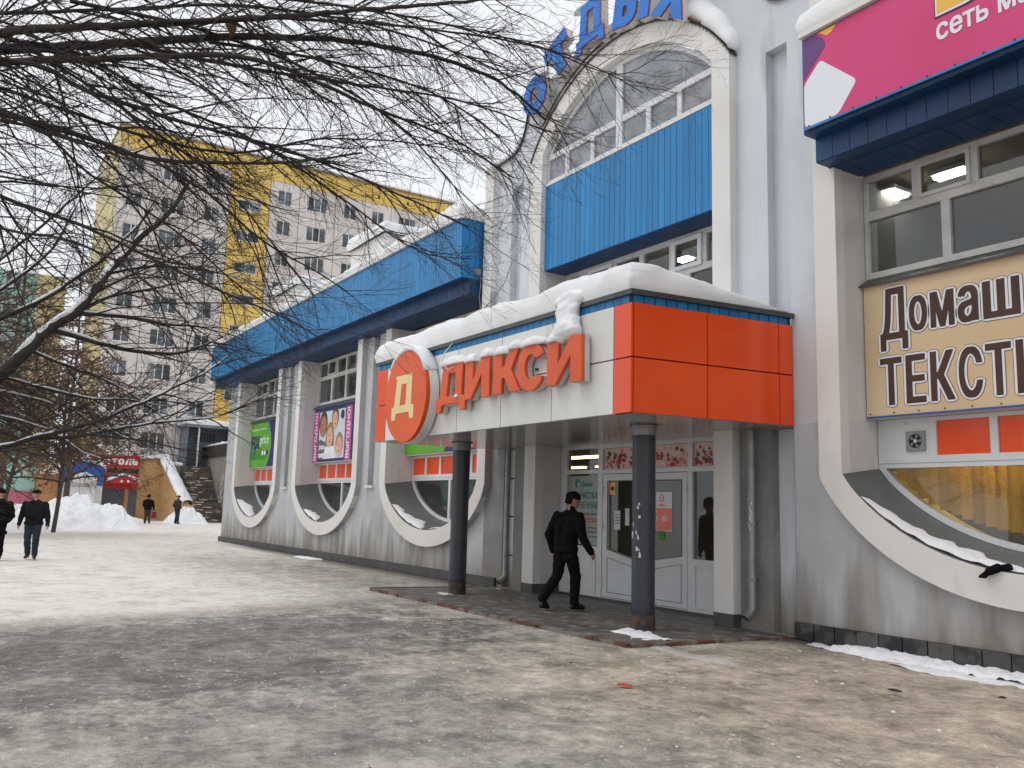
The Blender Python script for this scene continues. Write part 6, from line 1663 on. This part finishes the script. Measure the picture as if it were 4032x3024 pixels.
LIMBS_NEAR = [
  ([(-7.02,-0.46,4.42),(-7.01,0.06,4.73),(-7.04,0.81,5.04),(-7.11,1.76,5.45),(-7.13,2.94,5.79),(-7.1,4.18,5.86),(-7.22,5.02,5.65)],0.075,0.012),
  ([(-6.91,-0.46,4.44),(-6.78,0.04,4.75),(-6.78,0.86,5.09),(-6.83,1.83,5.51),(-6.74,2.99,5.98),(-6.49,4.31,6.45)],0.06,0.012),
  ([(-6.77,0.06,4.53),(-6.64,0.77,4.73),(-6.61,1.51,4.98),(-6.75,2.07,5.1),(-7.01,2.93,5.13),(-7.17,3.88,5.12),(-7.29,4.67,4.95)],0.05,0.008),
  ([(-6.71,-0.48,4.12),(-6.62,0.1,4.11),(-6.61,0.58,4.08),(-6.67,1.06,4.05),(-6.74,1.57,4.16),(-6.82,2.22,4.36),(-6.85,2.8,4.6)],0.045,0.008),
  ([(-6.67,1.06,4.05),(-6.74,1.52,3.9),(-6.91,2.02,3.66),(-7.0,2.54,3.5),(-7.12,2.9,3.38)],0.022,0.005),
  ([(-6.55,-0.42,3.67),(-6.51,0.15,3.5),(-6.51,0.66,3.4),(-6.58,1.14,3.27),(-6.62,1.65,3.12),(-6.7,2.19,3.0),(-6.73,2.48,2.89)],0.035,0.006),
  ([(-6.67,0.06,4.51),(-6.67,0.65,4.44),(-6.69,1.37,4.4),(-6.88,2.23,4.46),(-6.99,3.24,4.36),(-7.1,4.04,4.24)],0.04,0.007),
  ([(-6.31,-0.39,3.45),(-6.28,0.16,3.23),(-6.26,0.56,3.22),(-6.34,0.98,3.09),(-6.43,1.36,2.83),(-6.53,1.64,2.54)],0.028,0.005),
  ([(-7.03,0.81,5.06),(-7.05,1.69,5.15),(-7.09,2.77,5.33),(-7.08,3.92,5.49),(-6.99,4.97,5.4)],0.03,0.006),
  ([(-6.76,0.92,5.12),(-6.77,1.97,5.53),(-6.8,3.25,5.9),(-6.67,4.45,6.06),(-6.55,5.41,6.01),(-6.34,5.91,6.34)],0.028,0.004),
  ([(-6.91,-0.27,5.16),(-6.9,0.91,5.49),(-6.89,2.19,5.83),(-6.83,3.5,6.05),(-6.71,4.93,6.13),(-6.57,5.8,5.93)],0.035,0.005),
  ([(-6.79,0.34,4.72),(-6.87,1.15,4.6),(-6.96,1.94,4.5),(-7.12,2.76,4.25),(-7.22,3.56,3.95),(-7.23,4.18,3.98)],0.03,0.005),
  ([(-6.54,0.1,4.03),(-6.59,0.69,3.8),(-6.69,1.3,3.54),(-6.86,1.85,3.24),(-6.97,2.36,3.03)],0.025,0.005),
  ([(-6.97,-0.13,4.82),(-6.92,0.51,4.65),(-6.96,1.12,4.39),(-7.06,1.7,4.11),(-7.17,2.22,3.69),(-7.33,2.63,3.38)],0.028,0.005),
  ([(-7.12,1.51,5.33),(-7.11,2.51,5.48),(-7.12,3.59,5.5),(-7.17,4.41,5.27),(-7.28,4.9,4.92)],0.026,0.005),
  ([(-7.0,0.03,5.0),(-7.01,0.81,5.32),(-7.0,1.72,5.67),(-7.01,2.79,5.89),(-6.99,3.86,5.91),(-7.06,4.72,5.81),(-7.24,5.34,5.43)],0.03,0.005),
  ([(-6.97,0.46,5.24),(-7.02,1.37,5.36),(-7.12,2.35,5.35),(-7.29,3.34,5.17),(-7.39,4.02,4.75),(-7.45,4.5,4.53)],0.028,0.005),
  ([(-6.76,-0.19,4.3),(-6.75,0.43,4.3),(-6.81,1.0,4.27),(-6.96,1.72,4.36),(-7.02,2.52,4.71),(-7.02,3.41,4.9),(-7.04,4.23,4.98)],0.03,0.005),
]
LIMBS_SNOWY = [
  ([(-10.57,-0.57,2.01),(-10.76,0.12,2.48),(-10.91,0.44,2.85),(-10.86,0.68,3.15),(-10.91,0.86,3.41),(-10.95,1.09,3.63),(-10.98,1.28,3.89),(-11.0,1.42,4.17),(-11.1,1.62,4.51),(-11.11,1.99,4.99),(-11.07,2.3,5.57)],0.17,0.02),
  ([(-10.91,0.86,3.41),(-10.97,1.38,3.33),(-11.12,1.81,3.3),(-11.22,2.32,3.35),(-11.34,2.63,3.5),(-11.39,3.06,3.77)],0.05,0.008),
  ([(-10.95,1.09,3.63),(-11.08,1.63,3.69),(-11.2,2.14,3.69),(-11.3,2.6,3.73),(-11.39,3.13,3.68)],0.045,0.007),
  ([(-11.3,-0.16,3.04),(-11.42,0.4,3.54),(-11.46,0.75,3.8),(-11.48,1.06,4.08),(-11.56,1.39,4.43),(-11.56,1.62,4.74),(-11.57,1.94,5.24)],0.075,0.012),
  ([(-10.92,0.32,2.82),(-10.92,0.49,2.82),(-10.9,0.92,2.73),(-11.06,1.39,2.68),(-11.2,1.8,2.72),(-11.23,2.2,2.68)],0.045,0.008),
  ([(-10.95,1.09,3.63),(-10.99,1.34,3.82),(-11.12,1.61,3.98),(-11.26,1.91,4.1),(-11.4,2.47,4.36)],0.04,0.007),
  ([(-9.99,-0.33,1.76),(-10.18,0.48,2.02),(-10.26,0.7,2.11),(-10.32,1.08,2.26),(-10.46,1.48,2.43),(-10.6,1.77,2.59),(-10.71,2.18,2.84),(-10.8,2.53,3.06),(-10.89,2.85,3.34)],0.065,0.01),
  ([(-10.3,0.82,2.15),(-10.41,1.19,2.19),(-10.56,1.58,2.31),(-10.66,2.1,2.44),(-10.81,2.76,2.57),(-10.92,3.34,2.88)],0.03,0.006),
  ([(-11.68,-0.3,3.21),(-11.75,0.38,3.95),(-11.76,0.71,4.32),(-11.77,0.91,4.62),(-11.8,1.0,4.87),(-11.85,1.16,5.35)],0.06,0.01),
  ([(-10.76,0.01,2.45),(-10.76,0.48,2.38),(-10.84,0.93,2.28),(-11.01,1.35,2.06),(-11.16,1.76,1.94)],0.03,0.006),
  ([(-10.94,-0.01,2.73),(-10.93,0.46,2.67),(-11.1,1.1,2.57),(-11.26,1.6,2.36),(-11.4,2.04,2.18)],0.03,0.006),
  ([(-10.86,0.68,3.15),(-10.95,1.07,3.02),(-11.11,1.53,2.91),(-11.27,1.97,2.72),(-11.41,2.44,2.4)],0.028,0.005),
  ([(-11.0,1.42,4.17),(-11.09,1.92,4.36),(-11.27,2.49,4.46),(-11.44,3.09,4.47),(-11.55,3.58,4.29)],0.03,0.006),
  ([(-10.98,1.28,3.89),(-11.06,1.69,4.22),(-11.19,2.22,4.56),(-11.31,2.73,4.86)],0.032,0.006),
  ([(-11.83,-0.21,3.54),(-11.87,0.35,4.34),(-11.89,0.83,4.96),(-11.87,1.29,5.59),(-11.83,1.66,6.15)],0.05,0.008),
]
limb_tree('bare_tree','big bare tree at left whose dark twigs sweep across the sky', (-7.1,-1.25,0), 6.2, .21, LIMBS_NEAR,
    [((-.6,-1,.5),4.5,.07),((.7,-.8,.6),4.5,.07),((-.9,.2,.7),4,.06),((.1,-.2,1),4,.08),((.9,.3,.5),3.5,.05)], 11, .14, (.42,1.55), Vector((.12,.22,-.24)), 2, .5)
limb_tree('snowy_tree','bare tree at left edge with snow lying along its thick limbs', (-11.0,-1.25,0), 5.2, .24, LIMBS_SNOWY,
    [((-.6,-1,.6),4.5,.08),((.6,-1,.6),4.5,.08),((-1,0,.8),4,.07),((0,0,1),3.5,.08)], 23, .145, (.5,1.7), Vector((.12,.25,-.14)), 2, .3, snow=True)
# curled dead leaf caught in the near twigs
lf = MB(); rows = []
for i in range(7):
    t = i/6; w = .055*math.sin(math.pi*(.08+.9*t)); rows.append([(-6.95+.02*math.sin(j*1.4+t), 1.64+w*(j-2)/2*.9, 5.50-.17*t+.02*math.cos(j*1.3)) for j in range(5)])
lf.rings(rows, close=False); lf.build('dead_leaf','dead_leaf',label='single curled brown leaf caught in the upper twigs',cat='leaf')
# upright trees farther back
def upright(name, label, base, H, r, seed, leaves=0, lean=(0,0), spread=.55, mat='bark_far', nl=26, drop=-.15, every=.5, thin=2.2):
    g = random.Random(seed); t = thing(name, label, 'tree', base); B = Vector(base)
    tp = [B+Vector((lean[0]*(z/H)**1.2*H+.12*math.sin(z*.6+seed), lean[1]*(z/H)**1.2*H+.10*math.cos(z*.7+seed), z)) for z in np.linspace(0,H*.96,24)]
    tr = Twigs(); tr.tube(tp, r, r*.14, 8); tr.build('trunk',mat,t)
    tw = Twigs(); ends = []
    for i in range(nl):
        f = .20+.76*(i/(nl-1)); p = tp[int(f*23)]; a = i*2.4+g.uniform(-.4,.4); up = g.uniform(.35,.9)
        d = Vector((math.cos(a),math.sin(a),up)); L = H*spread*(1.05-.75*f)*g.uniform(.7,1.15); rr = r*(1-f)*.55+.018
        pts = grow(tw, g, p, d, L, rr, .01, 9, Vector((0,0,drop)), .13); tw.tube(pts, rr, .009, 5)
        n0 = len(tw.v)
        twigs_on(tw, g, pts, rr, .01, every, (L*.18,L*.48), Vector((0,0,drop)), 2, .1, thin=thin)
        ends += [Vector(tw.v[q]) for q in range(n0, len(tw.v), 7)]
    tw.build('crown',mat,t)
    if leaves:
        V = []; F = []
        for i in range(leaves):
            c = g.choice(ends)+Vector((g.gauss(0,.05),g.gauss(0,.05),-abs(g.gauss(0,.08)))); a = rv(g)*g.uniform(.045,.08); b = rv(g); b = (b-a*(b.dot(a)/a.length_squared)).normalized()*g.uniform(.025,.045); o = len(V)
            V += [tuple(c-a),tuple(c+b),tuple(c+a),tuple(c-b)]; F.append((o,o+1,o+2,o+3))
        me = bpy.data.meshes.new('dry_leaves'); me.from_pydata(V,[],F); me.materials.append(MATS['dead_leaf']); place('dry_leaves', me, t, kind='stuff')
    return t
upright('leafy_tree','thin leaning tree with brown dry leaves behind the walking men',(-42,2.35,0),11.5,.10,3,6500,(.02,.10),.55,drop=-.35,nl=42,every=.42)
upright('leafy_tree','dry leaved tree left of the red shop sign',(-43.5,4.4,0),10.5,.10,5,6500,(0,.02),.55,drop=-.35,nl=42,every=.42)
upright('leafy_tree','dry leaved tree at far left behind the snow bank',(-41,-.4,0),12.5,.13,8,6500,(0,.05),.55,drop=-.35,nl=42,every=.42)
upright('far_tree','tall bare tree rising against the sky at far left',(-58,-1.0,0),23,.26,14,0,(0,.02),.36,every=.8,thin=3)
upright('far_tree','tall bare tree in front of the turquoise block',(-62,3.2,0),20,.24,15,0,(0,.0),.36,every=.8,thin=3)
upright('far_tree','slender bare tree between the turquoise and grey blocks',(-64,7.0,0),17,.2,17,0,(0,-.02),.34,every=.8,thin=3)
# ------------------------------------------------------------------ what belongs together
GROUPS = {'person': 'people in winter clothes', 'drainpipe': 'drainpipes beside the shop doors', 'green_poster': 'posters in the left bays', 'family_poster': 'posters in the left bays',
          'door_notice': 'notices on the shop doors', 'hours_sticker': 'notices on the shop doors', 'door_sticker': 'notices on the shop doors', 'ceiling_lamp': 'lit ceiling lamps behind the glass',
          'leafy_tree': 'dry leaved trees behind the snow bank', 'far_tree': 'tall bare trees in the distance', 'litter': 'litter on the ice', 'cable': 'loose cables on the facade', 'flower_sign': 'flower signs above the doors'}
for o in bpy.data.objects:
    if o.parent is None:
        g_ = GROUPS.get(o.name.split('.')[0])
        if g_: o['group'] = g_
